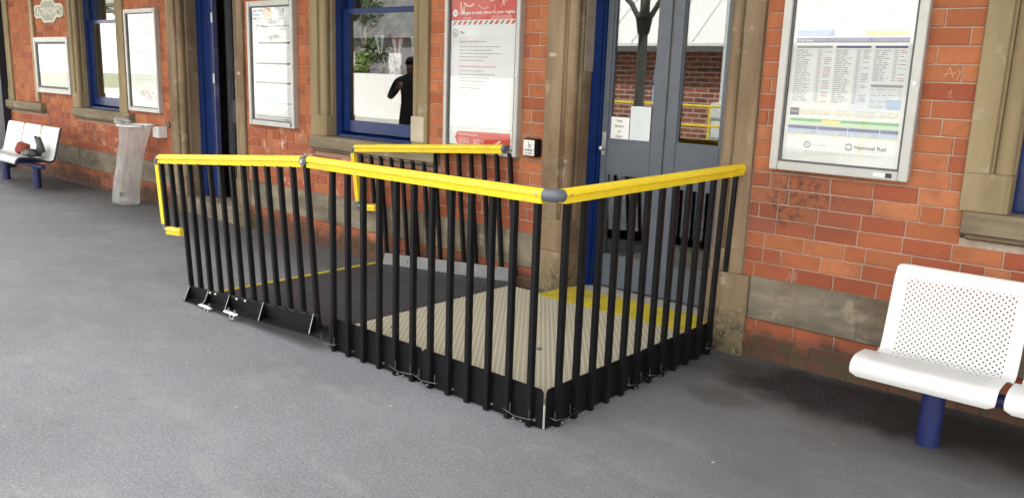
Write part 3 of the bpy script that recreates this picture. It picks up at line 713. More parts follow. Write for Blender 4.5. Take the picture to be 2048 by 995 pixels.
# local information sheet, right of second window
T, S, (a, b, c, d), y = case('narrow aluminium poster case with grey sketches above a text panel, over the bin bag', -9.686, -8.938, 1.045, 2.172, .042)
p = MB(); random.seed(8)
for k in range(90):
    x = random.uniform(a + .22, b - .1); z = random.uniform(1.82, 2.08); L = random.uniform(.03, .10); an = random.uniform(.9, 2.2)
    dx, dz = L * math.cos(an), L * math.sin(an); p.face([(x, y, z), (x + .010, y, z), (x + dx + .010, y, z + dz), (x + dx, y, z + dz)], random.choice((GREY, BLK, RED, GREY)))
p.rect(a + .1, a + .36, 1.70, 1.715, y, BLK)
for k in range(3): p.lines(a + .1, a + .36, 1.665 - k * .03, y, .008, LGREY)
p.rect(a + .1, a + .45, 1.49, 1.53, y, GREY)
for k in range(4): p.lines(a + .1, a + .5, 1.46 - k * .02, y, .006, LGREY)
for k in range(26):
    x = random.uniform(a + .1, a + .62); z = random.uniform(1.16, 1.28); p.rect(x, x + .02, z, z + random.uniform(.02, .07), y, random.choice((GREY, PINK, LGREY)))
p.keep = True; p.build('print', PRINT, S)

# wide notice case, far left
T, S, (a, b, c, d), y = case('squat aluminium notice case, almost blank and white, under the oval name sign', -12.427, -11.304, 1.157, 1.882, .06, .03)
p = MB(); p.rect(a + .3, a + .4, 1.76, 1.79, y, GREY)
for k in range(6): p.lines(a + .42, a + .52, 1.79 - k * .05, y, .012, LGREY)
for k in range(3): p.lines(a + .75, a + .85, 1.70 - k * .03, y, .012, LGREY)
p.rect(a + .05, a + .15, 1.49, 1.51, y, GREY); p.rect(a + .78, a + .8, 1.22, 1.3, y, LGREY)
p.keep = True; p.build('print', PRINT, S)

# ---------------------------------------------------------------- name sign
T = thing('name_sign', 'grey and cream oval station name sign reading ALTRINCHAM high on the wall', 'sign', (-11.9, 0, 2.05))
def cart(g):
    w_, h_, t, th = .47 - g, .085 - g, .20 - g, .145 - g
    return [(-w_, -h_ + .03), (-w_ + .05, -h_), (-t - .04, -h_), (-t, -th + .02), (-t + .04, -th), (t - .04, -th), (t, -th + .02), (t + .04, -h_), (w_ - .05, -h_), (w_, -h_ + .03),
            (w_, h_ - .03), (w_ - .05, h_), (t + .04, h_), (t, th - .02), (t - .04, th), (-t + .04, th), (-t, th - .02), (-t - .04, h_), (-w_ + .05, h_), (-w_, h_ - .03)]
cz = 2.215
MB().prism(cart(0), (-11.90, -.001, cz), (1, 0, 0), (0, 0, 1), (0, -1, 0), .025).build('rim', paint('cream_sign_rim', (.62, .58, .46), .5), T)
MB().prism(cart(.024), (-11.90, -.026, cz), (1, 0, 0), (0, 0, 1), (0, -1, 0), .003).build('panel', paint('grey_green_sign', (.30, .31, .24), .5), T)
p = MB().text('ALTRINCHAM', -11.90, cz - .045, -.0305, .09, 0, .76, 'CENTER', .02); p.keep = True; p.build('lettering', flat('sign_cream', (.72, .68, .56)), T)

# ---------------------------------------------------------------- push button
T = thing('push_button', 'square black push button box with white wheelchair plate left of the doorway', 'push button', (-3.6, 0, 1.03))
MB().box(-3.662, -3.540, -.062, .002, 1.030, 1.155, 0, .008).build('housing', M_BLACK, T)
MB().box(-3.653, -3.556, -.0655, -.0622, 1.040, 1.146, 0, .0015).build('plate', paint('brushed_plate', (.74, .74, .72), .3, .05, .3), T)
p = MB(); y = -.0662
ring(p, -3.600, 1.104, .0085, .012, y, 0, 14); disc(p, -3.606, 1.134, .004, y, 0, 10)
for q in (((-3.607, 1.128), (-3.604, 1.108)), ((-3.604, 1.109), (-3.590, 1.107)), ((-3.590, 1.107), (-3.583, 1.095)), ((-3.605, 1.119), (-3.594, 1.118))):
    (x0, z0), (x1, z1) = q; L = math.hypot(x1 - x0, z1 - z0); nx, nz = -(z1 - z0) / L * .0017, (x1 - x0) / L * .0017
    p.face([(x0 + nx, y - .0003, z0 + nz), (x0 - nx, y - .0003, z0 - nz), (x1 - nx, y - .0003, z1 - nz), (x1 + nx, y - .0003, z1 + nz)])
p.text('PRESS', -3.604, 1.071, y, .0125, 0, .068, 'CENTER', .03); p.text('TO OPEN', -3.604, 1.050, y, .011, 0, .072, 'CENTER', .03)
p.keep = True; p.build('symbol', P_BLACK, T)

# ---------------------------------------------------------------- door notices
T = tag(MB().box(-3.146, -2.990, .2300, .2315, 1.172, 1.328).build('paper_notice', M_WHITE), 'white paper notice reading Push Button to Open, on grey door glass', 'notice')
p = MB()
for k, t in enumerate(('Push', 'Button', 'to', 'Open')): p.text(t, -3.066, 1.295 - k * .034, .2292, .017, 0, None, 'CENTER', .01)
p.keep = True; p.build('lettering', P_BLACK, T)
tag(MB().box(-2.983, -2.828, .2296, .2309, 1.178, 1.405).build('blank_sheet', M_GREYPAPER), 'blank pale blue sheet taped on door glass, right of the lettered notice', 'notice')

# ---------------------------------------------------------------- wheelchair ramp
RAMP = thing('wheelchair_ramp', 'modular wheelchair ramp with yellow handrails and black balusters leading to grey doors', 'ramp', (-3.4, -.9, 0))
YF, XR, XL, ZD, ZR = -1.682, -2.118, -3.70, .122, 1.062
RS = .080                                          # fall of the ramp per metre
def zr(x): return ZD + RS * (x - (-3.72)) if x < -3.72 else ZD
BS = .029
def baluster(bot, top): MB().obox(bot, top, BS, BS, (0, 1, 0), 0, .003).build('baluster', M_BLACK, RAMP)
MB().box(-3.655, XR - .012, YF + .006, -.155, ZD - .02, ZD, 0, .002).build('landing_deck', M_DECK, RAMP)
for x, y_ in ((-3.45, -1.42), (-2.62, -1.10), (-3.05, -.62), (-2.55, -.38), (-3.3, -.95)): MB().tube([(x, y_, ZD), (x, y_, ZD + .006)], .016, 10).build('deck_fixing', M_GREYP, RAMP, True, 40)
def hexpart(p, name, mat): mb = MB(); mb.hexa(p); return mb.build(name, mat, RAMP)
hexpart([(-3.722, YF + .015, .085), (-3.6565, YF + .015, .09), (-3.6565, -.11, .09), (-3.722, -.11, .085), (-3.722, YF + .015, ZD), (-3.6565, YF + .015, ZD + .0005), (-3.6565, -.11, ZD + .0005), (-3.722, -.11, ZD)], 'hinge_flap', M_DECKB)
xl = -5.18
hexpart([(xl, YF + .015, zr(xl) - .012), (-3.7225, YF + .015, ZD - .02), (-3.7225, -.09, ZD - .02), (xl, -.09, zr(xl) - .012), (xl, YF + .015, zr(xl)), (-3.7225, YF + .015, ZD), (-3.7225, -.09, ZD), (xl, -.09, zr(xl))], 'ramp_deck', M_DECKB)
rj = MB()
for x in (-4.22, -4.70): rj.hexa([(x, YF + .02, zr(x) + .0005), (x + .004, YF + .02, zr(x) + .0005), (x + .004, -.1, zr(x) + .0005), (x, -.1, zr(x) + .0005), (x, YF + .02, zr(x) + .002), (x + .004, YF + .02, zr(x) + .002), (x + .004, -.1, zr(x) + .002), (x, -.1, zr(x) + .002)])
rj.build('deck_joint', M_GREYP, RAMP)
hexpart([(xl - .055, YF + .03, .002), (xl - .0006, YF + .03, .001), (xl - .0006, -.075, .001), (xl - .055, -.075, .002), (xl - .055, YF + .03, .006), (xl - .0006, YF + .03, zr(xl) + .003), (xl - .0006, -.075, zr(xl) + .003), (xl - .055, -.075, .006)], 'bottom_tread', M_YELLOWP)
hexpart([(-3.36, -.215, ZD + .001), (-2.17, -.215, ZD + .001), (-2.19, .04, .1515), (-3.26, .04, .1515), (-3.36, -.215, ZD + .006), (-2.17, -.215, ZD + .006), (-2.19, .04, .1565), (-3.26, .04, .1565)], 'threshold_plate', M_YELLOWP)
# toe plates, landing
def toe(a, b, along_x):
    """black kick plate with two rounded top corners, seen from outside"""
    L = b - a; r = .022; zt, zb = .190, .004
    poly = [(0, zb), (L, zb)] + arc(L - r, zt - r, r, 0, 90, 4) + arc(r, zt - r, r, 90, 180, 4)
    mb = MB()
    if along_x: mb.prism(poly, (a, YF - .004, 0), (1, 0, 0), (0, 0, 1), (0, 1, 0), .006)
    else: mb.prism(poly, (XR + .004, a, 0), (0, 1, 0), (0, 0, 1), (-1, 0, 0), .006)
    mb.build('toe_plate', M_BLACK, RAMP)
toe(-3.690, -2.924, True); toe(-2.918, XR - .008, True); toe(YF + .010, -.893, False); toe(-.887, -.075, False)
MB().box(-3.66, XR - .03, YF + .004, YF + .030, .004, ZD - .022).build('edge_beam', M_FRAME, RAMP)
MB().box(XR - .028, XR - .004, YF + .004, -.09, .004, ZD - .022).build('edge_beam', M_FRAME, RAMP)
for i in range(12):
    x = -3.632 + .1312 * i; baluster((x, YF - .019, .003), (x, YF - .019, ZR - .03))
for i in range(13):
    y_ = -1.610 + .1317 * i
    baluster((XR + .019, y_, .003 if i < 12 else .07), (XR + .019 + .004 * max(0, i - 3) * .6, y_, ZR - .028 + .0016 * i))
# baluster bolts on the toe plates
for i in range(12):
    x = -3.632 + .1312 * i
    for zz in (.035, .168): MB().tube([(x + .022, YF - .003, zz), (x + .022, YF - .012, zz)], .006, 8).build('bolt', M_STEEL if zz < .1 else M_BLACK, RAMP) if i % 2 else None
# clamp sets: wire bail, two knobs and pins
def clamp(c, ax, side):
    """c: centre on the plate face, ax: direction along the plate, side: outward normal"""
    c, ax, side = Vector(c), Vector(ax), Vector(side); up = Vector((0, 0, 1))
    w_ = MB().tube([c - ax * .085 + side * .004 + up * .02, c - ax * .085 + side * .035 + up * .018, c - ax * .01 + side * .04 + up * .004, c + ax * .085 + side * .035 + up * .012, c + ax * .085 + side * .004 + up * .016], .0019, 6)
    w_ = w_.build('clamp', M_WIRE, RAMP, True)
    for k in (-.022, .022):
        MB().sphere(c + ax * k + side * .030 - up * .014, .0075, 10, 6).build('knob', M_WIRE, w_, True)
    for k in (-.06, .055): MB().tube([c + ax * k + side * .012 + up * .0, c + ax * k + side * .012 + up * .045], .0026, 6).build('pin', M_WIRE, w_)
for x in (-3.655, -3.02, -2.84, -2.225): clamp((x, YF - .032, .050), (1, 0, 0), (0, -1, 0))
for y_ in (-1.60, -.99, -.79, -.16): clamp((XR + .032, y_, .050), (0, 1, 0), (1, 0, 0))
MB().box(XR - .004, XR + .003, YF - .003, YF + .004, .004, .118).build('corner_strip', M_FRAME, RAMP)
# ramp side: sloping angle with gusset fins
tl = -.10                                            # balusters lean with the ramp
def zt_(x): return .196 + RS * .96 * (x + 3.779)
YP = YF - .042
xa, xb = -5.215, -3.735
hexpart([(xa, YP - .005, zt_(xa) - .098), (xb, YP - .005, zt_(xb) - .098), (xb, YP, zt_(xb) - .098), (xa, YP, zt_(xa) - .098), (xa, YP - .005, zt_(xa)), (xb, YP - .005, zt_(xb)), (xb, YP, zt_(xb)), (xa, YP, zt_(xa))], 'side_plate', M_BLACK)
fz = lambda x: max(.075 * (x + 5.17) - .010, .001)
hexpart([(xa + .05, YF - .122, fz(xa)), (xb + .04, YF - .118, fz(xb)), (xb, YP - .0055, fz(xb)), (xa + .02, YP - .0055, fz(xa)), (xa + .05, YF - .122, fz(xa) + .005), (xb + .04, YF - .118, fz(xb) + .005), (xb, YP - .0055, fz(xb) + .005), (xa + .02, YP - .0055, fz(xa) + .005)], 'bottom_flange', M_BLACK)
for x in (-5.205, -4.955, -4.692, -4.300, -3.785):
    zt, zb = zt_(x), max(zt_(x) - .092, .006)
    mb = MB(); t = .003
    zb = max(.075 * (x + .06 + 5.17) - .004, .004)
    A = [(x, YP - .0055, zt), (x + .012, YP - .0055, zb), (x + .055, YF - .120, zb)]
    va = [mb.bm.verts.new(q) for q in A]; vb = [mb.bm.verts.new((q[0] + t * 2, q[1], q[2])) for q in A]
    mb.face(va); mb.face(vb[::-1])
    for i in range(3): mb.face([va[i], vb[i], vb[(i + 1) % 3], va[(i + 1) % 3]])
    g = mb.build('gusset', M_BLACK, RAMP)
    MB().obox((x + .003, YP - .006, zt), (x + .058, YF - .122, zb), .0032, .003, (1, 0, 0)).build('gusset_edge', M_STEEL, g)
for x in (-4.86, -4.55):
    zt = fz(x) + .007
    br = MB().box(x - .07, x + .07, YF - .138, YF - .110, zt, zt + .009, 0, .002).build('bracket', P_WHITE, RAMP)
    MB().tube([(x + .005, YF - .13, zt), (x + .005, YF - .137, zt - .024), (x + .045, YF - .137, zt - .024), (x + .045, YF - .13, zt)], .003, 6).build('shackle', M_STEEL, br)
    for k in (-.04, .035): MB().tube([(x + k, YF - .116, zt + .009), (x + k, YF - .116, zt + .030)], .0075, 8).build('bolt', M_DKFRAME, br)
for x in (-4.93, -4.86, -4.60, -4.50): MB().sphere((x, YP - .007, zt_(x) - .018), .010, 8, 6).build('bolt', M_STEEL, RAMP, True)
for i in range(9):
    x = -4.66 + i * .105
    if x < -3.75: MB().box(x, x + .06, YP - .009, YP - .0055, zt_(x) - .008, zt_(x) - .005).build('clip', M_WIRE, RAMP)
def rail_z(x): return ZR + .0805 * (x + 3.871)
for i in range(12):
    x = -5.215 + .1312 * i; zb = zt_(x) - .09; h = rail_z(x) - .03 - zb
    baluster((x, YF - .024, max(zb, .004)), (x + tl * h, YF - .024, rail_z(x + tl * h) - .028))
for i in (1, 2):
    xt = -5.215 - .1312 * i + tl * .9; zb = .445 + .011 * (3 - i)
    baluster((xt + .048, YF - .024, zb), (xt, YF - .024, rail_z(xt) - .028))
# far side, along the wall
YB = -.065
for i in range(12):
    x = -5.105 + .1275 * i; zb = zt_(x) - .04; h = rail_z(x) - .03 - zb
    baluster((x, YB + .02, zb), (x + tl * h, YB + .02, rail_z(x + tl * h) - .030))
for i in (1, 2):
    xt = -5.105 - .1275 * i + tl * .85; zb = .475 + .011 * (3 - i)
    baluster((xt + .048, YB + .02, zb), (xt, YB + .02, rail_z(xt) - .030))
pan = MB(); x0, x1 = -5.13, -3.715
pan.hexa([(x0, YB - .012, zr(x0) + .0), (x1, YB - .012, zr(x1)), (x1, YB - .006, zr(x1)), (x0, YB - .006, zr(x0)), (x0 + .03, YB - .006, zr(x0) + .095), (x1, YB - .006, zr(x1) + .098), (x1, YB, zr(x1) + .098), (x0 + .03, YB, zr(x0) + .095)])
pan = pan.build('side_panel', M_ALU, RAMP)
for x in (-4.83, -4.30, -4.75): MB().tube([(x, YB - .009, zr(x) + .05), (x, YB - .020, zr(x) + .05)], .011, 10).build('bolt', M_STEEL, pan, True, 40)
# handrail extrusion
RP = [(-.022, -.034), (.022, -.034), (.024, -.014), (.017, -.010), (.017, -.006), (.027, .0)] + [(.027 * math.cos(math.radians(a)), .004 + .026 * math.sin(math.radians(a))) for a in range(15, 166, 25)] + [(-.027, .0), (-.017, -.006), (-.017, -.010), (-.024, -.014)]
def rail(a, b, name='handrail', k=1.0, out=None):
    a, b = Vector(a), Vector(b); d = (b - a).normalized()
    up = Vector(out) if out else Vector((0, 0, 1)); up = (up - d * up.dot(d)).normalized(); side = d.cross(up)
    return MB().prism([(p * k, q * k) for p, q in RP], a, side, up, d, (b - a).length).build(name, M_YELLOW, RAMP, True, 40)
YFR, XRR = YF - .016, XR + .016
rail((-3.845, YFR, ZR), (XRR - .055, YFR, ZR + .006)); rail((XRR, YFR + .052, ZR + .008), (-2.050, -.035, ZR + .034))
xe = -5.615
rail((-3.893, YFR, ZR - .002), (xe + .02, YFR, rail_z(xe + .02) + .0)); rail((-3.845, YB + .012, ZR + .004), (-5.50, YB + .012, rail_z(-5.50) + .012))
for i in range(6):
    x = -3.70 + i * .29; MB().tube([(x, YFR - .024, ZR - .020), (x, YFR - .0275, ZR - .020)], .0045, 8).build('rail_screw', M_STEEL, RAMP)
# grey corner and swivel joints
el = MB(); pts = []
for i in range(9):
    t = math.radians(180 + 90 * 0 + 90 * i / 8)
pc = Vector((XRR - .048, YFR + .048, ZR + .008))
for i in range(11):
    t = math.radians(-95 + 100 * i / 10); pts.append(pc + Vector((math.cos(t) * .048, math.sin(t) * .048, 0)))
el.tube(pts, [.0285, .0285, .0265] + [.028] * (len(pts) - 6) + [.0265, .0285, .0285], 14); el = el.build('corner_joint', M_GREYP, RAMP, True, 50)
for q, dv in ((pts[0] + Vector((-.03, .0, .0)), Vector((0, -1, 0))), (pts[-1] + Vector((0, .03, 0)), Vector((1, 0, 0)))):
    MB().tube([q + dv * .024 + Vector((0, 0, .004)), q + dv * .030 + Vector((0, 0, .004))], .006, 8).build('rail_screw', M_STEEL, RAMP)
sw = MB().tube([(-3.869, YFR + .026, ZR), (-3.869, YFR - .034, ZR)], .028, 16).build('swivel_joint', M_GREYP, RAMP, True, 40)
MB().tube([(-3.869, YFR - .034, ZR), (-3.869, YFR - .040, ZR)], .013, 12).build('joint_bolt', M_STEEL, sw, True, 40)
MB().tube([(-3.846, YB + .012, ZR + .004), (-3.818, YB + .012, ZR + .004)], .030, 14).build('rail_end_cap', M_GREYP, RAMP, True, 40)
MB().tube([(-2.051, -.036, ZR + .034), (-2.0495, -.024, ZR + .034)], .028, 14).build('rail_end_cap', M_YELLOW, RAMP, True, 40)
def dee(xt, y, zt, xb, zb, xin):
    e1 = MB().tube([(xt + .035, y, zt + .002), (xt + .012, y, zt - .004), (xt - .004, y, zt - .022), (xt - .002, y, zt - .045)], .026, 10).build('bend_joint', M_GREYP, RAMP, True, 50)
    rail((xt - .002, y, zt - .045), (xb, y, zb + .04), 'end_rail', .82, (-1, 0, 0))
    MB().tube([(xb, y, zb + .04), (xb + .004, y, zb + .012), (xb + .022, y, zb - .002), (xb + .045, y, zb + .001)], .024, 10).build('bend_joint', M_GREYP, RAMP, True, 50)
    rail((xb + .045, y, zb + .001), (xin, y, zb + .001 + RS * (xin - xb - .045)), 'end_rail', .85)
dee(xe - .015, YFR, rail_z(xe) + .002, xe + .036, .424, -5.335)
dee(-5.535, YB + .012, rail_z(-5.535) + .012, -5.475, .450, -5.235)

# ---------------------------------------------------------------- benches
def bench(label, x0, nseat, posts, xpitch=.58, sw=.553, rim=True):
    cx = x0 + nseat * xpitch / 2
    T = thing('bench', label, 'bench', (cx, -.58, 0), 'perforated white metal benches along the wall')
    prof = [(-.948, .364), (-.955, .380), (-.956, .398), (-.948, .422), (-.928, .437), (-.895, .444), (-.84, .443), (-.77, .438), (-.70, .418), (-.64, .395),
            (-.60, .383), (-.565, .383), (-.540, .396), (-.525, .425), (-.515, .46), (-.492, .55), (-.470, .64), (-.450, .72), (-.438, .765), (-.430, .776), (-.418, .778)]
    t = .004
    for k in range(nseat):
        a = x0 + k * xpitch; b = a + sw
        mb = MB(); uvl = mb.bm.loops.layers.uv.new('UVMap')
        L = [0]
        for (p, q), (r, s_) in zip(prof, prof[1:]): L.append(L[-1] + math.hypot(r - p, s_ - q))
        cols = [0, .012, .03, .06] + [i * (sw / 14) for i in range(2, 13)] + [sw - .06, sw - .03, sw - .012, sw]
        cols = sorted(set(cols)); rows = []
        nrm = []
        for i in range(len(prof)):
            p, q = prof[max(i - 1, 0)], prof[min(i + 1, len(prof) - 1)]; dx, dz = q[0] - p[0], q[1] - p[1]; l = math.hypot(dx, dz); nrm.append((-dz / l, dx / l))
        N_ = len(prof)
        def edge(u, i):   # corner rounding at top of back and front lip
            e = min(u, sw - u); top = L[-1] - L[i]; fr_ = L[i]
            return e, top, fr_
        grid = {}
        for layer_, off in ((0, 0), (1, -t)):
            for i, (py, pz) in enumerate(prof):
                for j, u in enumerate(cols):
                    xx = u
                    for dist_, R in ((L[-1] - L[i], .045), (L[i], .03)):
                        if dist_ < R:
                            ins = R - math.sqrt(max(R * R - (R - dist_) ** 2, 0))
                            if u < R: xx = max(xx, ins + (u / R) * (R - ins) if u < R else u)
                            if sw - u < R: xx = min(xx, sw - (ins + ((sw - u) / R) * (R - ins)))
                    grid[layer_, i, j] = (mb.bm.verts.new((a + xx, py + nrm[i][0] * off, pz + nrm[i][1] * off)), xx, L[i])
        def quad(ks):
            f = mb.bm.faces.new([grid[q][0] for q in ks])
            for l, q in zip(f.loops, ks): l[uvl].uv = (grid[q][1], grid[q][2])
        C_ = len(cols)
        for i in range(N_ - 1):
            for j in range(C_ - 1):
                quad([(0, i, j), (0, i, j + 1), (0, i + 1, j + 1), (0, i + 1, j)]); quad([(1, i, j), (1, i + 1, j), (1, i + 1, j + 1), (1, i, j + 1)])
            for j in (0, C_ - 1): quad([(0, i, j), (0, i + 1, j), (1, i + 1, j), (1, i, j)])
        for j in range(C_ - 1):
            for i in (0, N_ - 1): quad([(0, i, j), (0, i, j + 1), (1, i, j + 1), (1, i, j)])
        mb.build('seat', M_PERF, T, True, 50)
    xe_ = x0 + nseat * xpitch - (xpitch - sw)
    MB().tube([(x0 + .03, -.66, .318), (xe_ + .01, -.66, .318)], .028, 14).build('beam', M_BLUEB, T, True, 40)
    for x in posts:
        pz = MB().tube([(x, -.56, -.002), (x, -.56, .30)], .049, 20).build('post', M_BLUEB, T, True, 40)
        MB().obox((x, -.80, .352), (x, -.46, .345), .07, .05, (1, 0, 0), 0, .006).build('seat_bracket', M_BLUEB, pz)
    if rim:
        rp = [(p, q - .006) for p, q in prof]
        MB().tube([(xe_ + .012, p, q) for p, q in rp], .013, 8).build('end_rim', M_NAVY, T, True)
        MB().tube([(xe_ - .6, -.418, .778), (xe_ + .02, -.418, .778)], .015, 8).build('end_rim', M_NAVY, T, True) if False else None
    return T
bench('near white perforated bench on a blue post, beside the timetable case', -1.048, 3, (-.790, .28))
bench('distant white three seat bench with two bags on it, under the name sign', -12.415, 3, (-11.215, -12.29))
# bundles lying on the far bench
def lump(c, r, sc_, seed, name, mat, label, cat, res=3):
    bm = bmesh.new(); bmesh.ops.create_icosphere(bm, subdivisions=res, radius=r)
    for v in bm.verts:
        nz = noise.noise(v.co / r * 1.6 + Vector((seed, 0, 0))) * .28 + noise.noise(v.co / r * 4 + Vector((seed, 3, 0))) * .12
        v.co = Vector((v.co.x * sc_[0], v.co.y * sc_[1], max(v.co.z * sc_[2], -r * .55))) * (1 + nz) + Vector(c)
    mb = MB(); mb.bm.free(); mb.bm = bm
    return tag(mb.build(name, mat, None, True), label, cat)
MB().bm.free()
lump((-11.32, -.66, .485), .095, (1, .9, 1.05), 2, 'crumpled_bag', paint('red_brown_cloth', (.26, .045, .03), .7, .6, scale=25, dirt=(.05, .03, .03)), 'crumpled dark red bag lying on the far white bench', 'bag')
HB = thing('handbag', 'black handbag with an upright strap lying on right seat of the far bench', 'bag', (-11.0, -.62, .42))
bm = bmesh.new(); bmesh.ops.create_icosphere(bm, subdivisions=3, radius=.12)
for v in bm.verts: v.co = Vector((v.co.x * 1.35, v.co.y * .8, max(v.co.z, -.06) * .5)) * (1 + .25 * noise.noise(v.co * 14)) + Vector((-11.02, -.66, .455))
mb = MB(); mb.bm.free(); mb.bm = bm; mb.build('body', paint('black_leather', (.012, .012, .014), .4, .3), HB, True)
MB().tube([(-10.93, -.62, .46), (-10.91, -.60, .56), (-10.95, -.60, .64), (-11.0, -.61, .66), (-10.97, -.60, .60), (-10.90, -.60, .58), (-10.86, -.60, .48)], [.035, .04, .035, .02, .03, .035, .04], 8).build('strap', paint('grey_strap', (.06, .06, .06), .6, .3), HB, True)

# ---------------------------------------------------------------- bin with clear bag
T = thing('litter_bin', 'clear plastic bin bag hanging from a white wall hoop beside the stone door jamb', 'bin', (-9.3, -.24, 0))
mb = MB(); rings = []
ctrl = [(0.0, -9.385, -.27, .150), (.03, -9.385, -.27, .165), (.12, -9.375, -.27, .158), (.3, -9.33, -.265, .150), (.5, -9.265, -.255, .148), (.7, -9.20, -.245, .158), (.84, -9.165, -.235, .182), (.905, -9.150, -.230, .200)]
SEG, RN = 40, 30
for i in range(RN):
    z = .905 * i / (RN - 1)
    for q0, q1 in zip(ctrl, ctrl[1:]):
        if q0[0] <= z <= q1[0] + 1e-6:
            t = (z - q0[0]) / (q1[0] - q0[0]); cx, cy, r = (q0[k] + (q1[k] - q0[k]) * t for k in (1, 2, 3)); break
    ring_ = []
    for k in range(SEG):
        an = 2 * PI * k / SEG
        fold = noise.noise(Vector((math.cos(an) * 2.3, math.sin(an) * 2.3, z * 1.6))) * .022 + noise.noise(Vector((math.cos(an) * 6, math.sin(an) * 6, z * 4 + an))) * .012
        rr = r + fold; ring_.append(mb.bm.verts.new((cx + rr * math.cos(an), cy + rr * .85 * math.sin(an), z + .003 + fold * .2)))
    rings.append(ring_)
for a, b in zip(rings, rings[1:]):
    for k in range(SEG): mb.bm.faces.new((a[k], a[(k + 1) % SEG], b[(k + 1) % SEG], b[k]))
mb.bm.faces.new(rings[0][::-1])
bag = mb.build('bag', M_BAG, T, True)
# knotted tail of the bag rolled over the hoop
MB().tube([(-9.30, -.30, .90), (-9.37, -.33, .925), (-9.42, -.31, .945), (-9.41, -.24, .955), (-9.33, -.20, .93)], [.02, .03, .034, .03, .02], 10).build('bag_knot', M_BAG, bag, True)
hp = [(-9.150 + .205 * math.cos(2 * PI * k / 24), -.228 + .178 * math.sin(2 * PI * k / 24), .905) for k in range(25)]
MB().tube(hp, .013, 8).build('hoop', paint('white_hoop', (.66, .66, .65), .5, .08), T, True)
MB().box(-9.02, -8.88, -.10, .004, .78, .90, 0, .006).build('wall_bracket', paint('white_bracket', (.68, .68, .66), .5, .05), T)
MB().box(-9.12, -9.00, -.06, -.03, .885, .90, 0, .003).build('hoop_arm', M_FRAME, T)
p = MB()
def bagmark(u, z, w_, h_, mi):
    an = math.radians(-62); cx, cy, r = -9.375, -.27, .172
    for k in range(3):
        t0, t1 = an + (u + w_ * k / 3) / r, an + (u + w_ * (k + 1) / 3) / r
        p.face([(cx + r * math.cos(t0), cy + r * .85 * math.sin(t0), z), (cx + r * math.cos(t1), cy + r * .85 * math.sin(t1), z), (cx + r * math.cos(t1), cy + r * .85 * math.sin(t1), z + h_), (cx + r * math.cos(t0), cy + r * .85 * math.sin(t0), z + h_)], mi)
bagmark(.02, .11, .05, .016, 0); bagmark(.02, .14, .065, .012, 0); bagmark(.02, .11, .014, .045, 0); bagmark(.03, .05, .05, .02, 1)
p.build('printed_mark', [flat('mark_green', (.03, .10, .06)), P_GREY], bag)

# ---------------------------------------------------------------- things behind the big window
M_FR = flat('flag_red', (.45, .03, .03)); M_FB = flat('flag_navy', (.02, .03, .12)); M_FW = flat('flag_white', (.78, .78, .76))
BT = thing('bunting', 'string of red, white and navy triangular flags hanging inside the big window', 'bunting', (-5.4, .30, 1.9))
cord = []
for i in range(25):
    t = i / 24; cord.append((-5.86 + t * 1.05, .27 + .05 * t, 1.985 - .17 * 4 * t * (1 - t) * (.75 if t < .5 else .7)))
MB().tube(cord, .004, 5).build('cord', M_FR, BT)
for i, t in enumerate((.06, .25, .46, .67, .88)):
    q = cord[min(24, int(t * 24))]; w_, h_ = .085, .21; x, y, z = q; dx = .03 * (1 - 2 * t)
    fl = MB(); tri = [(x - w_, y, z), (x + w_, y, z), (x + dx, y, z - h_)]
    for off in (0, .003): fl.face([(a, y + off, c) for a, b, c in (tri if off else tri[::-1])], 0)
    for k in (-1, 1):
        fl.face([(x + k * .066, y - .002, z - .01), (x + k * .042, y - .002, z - .01), (x + dx + k * .004, y - .002, z - h_ * .80), (x + dx + k * .022, y - .002, z - h_ * .72)], 1)
        fl.face([(x + k * .02, y - .002, z - .012), (x + k * .036, y - .002, z - .012), (x + k * .03 + dx * .4, y - .002, z - h_ * .45), (x + k * .016 + dx * .4, y - .002, z - h_ * .45)], 1)
    fl.face([(x - .008, y - .003, z - .005), (x + .008, y - .003, z - .005), (x + dx + .004, y - .003, z - h_ * .9), (x + dx - .004, y - .003, z - h_ * .9)], 2)
    fl.build('flag', [M_FB if i % 2 else M_FR, M_FW, M_FR], BT)
bt = tag(MB().tube([(-5.70, .30, 1.06), (-5.70, .30, 1.20), (-5.70, .30, 1.235), (-5.70, .30, 1.25), (-5.70, .30, 1.27)], [.036, .036, .016, .013, .013], 14).build('water_bottle', glass('bottle_plastic', (.62, .68, .72), 1.6, .1), None, True, 50), 'clear plastic water bottle standing inside the big window at lower left', 'bottle')
MB().box(-6.0, -4.8, .235, .42, 1.02, 1.058).build('inner_sill', M_ROOM, B)
# shelves and a counter glimpsed in the rooms
MB().box(-3.3, -2.0, 2.2, 2.9, .14, 1.05, 0, .01).build('ticket_counter', paint('dark_counter', (.05, .045, .04), .5, .3), B)

# ---------------------------------------------------------------- canopy
CN = thing('platform_canopy', 'timber and glass platform canopy over the platform', 'canopy', (-5, -4, 3.4))
MB().box(-30, 14, -1.75, -.01, 3.61, 3.68).build('boarded_ceiling', M_DKTIMBER, CN)
for x in range(-28, 14, 3): MB().hexa([(x - .05, -7.0, 3.18), (x + .05, -7.0, 3.18), (x + .05, -.01, 3.42), (x - .05, -.01, 3.42), (x - .05, -7.0, 3.32), (x + .05, -7.0, 3.32), (x + .05, -.01, 3.58), (x - .05, -.01, 3.58)]) if False else MB().box(x - .05, x + .05, -7.0, -.02, 3.40, 3.605).build('rafter', M_CREAM, CN)
for y_ in (-2.6, -4.1, -5.6): MB().box(-30, 14, y_ - .03, y_ + .03, 3.606, 3.67).build('purlin', M_CREAM, CN)
MB().box(-30, 14, -6.99, -1.76, 3.675, 3.683).build('roof_glass', M_GLAZE, CN)
MB().box(-30, 14, -7.10, -7.03, 3.15, 3.60).build('valance', M_CREAM, CN)
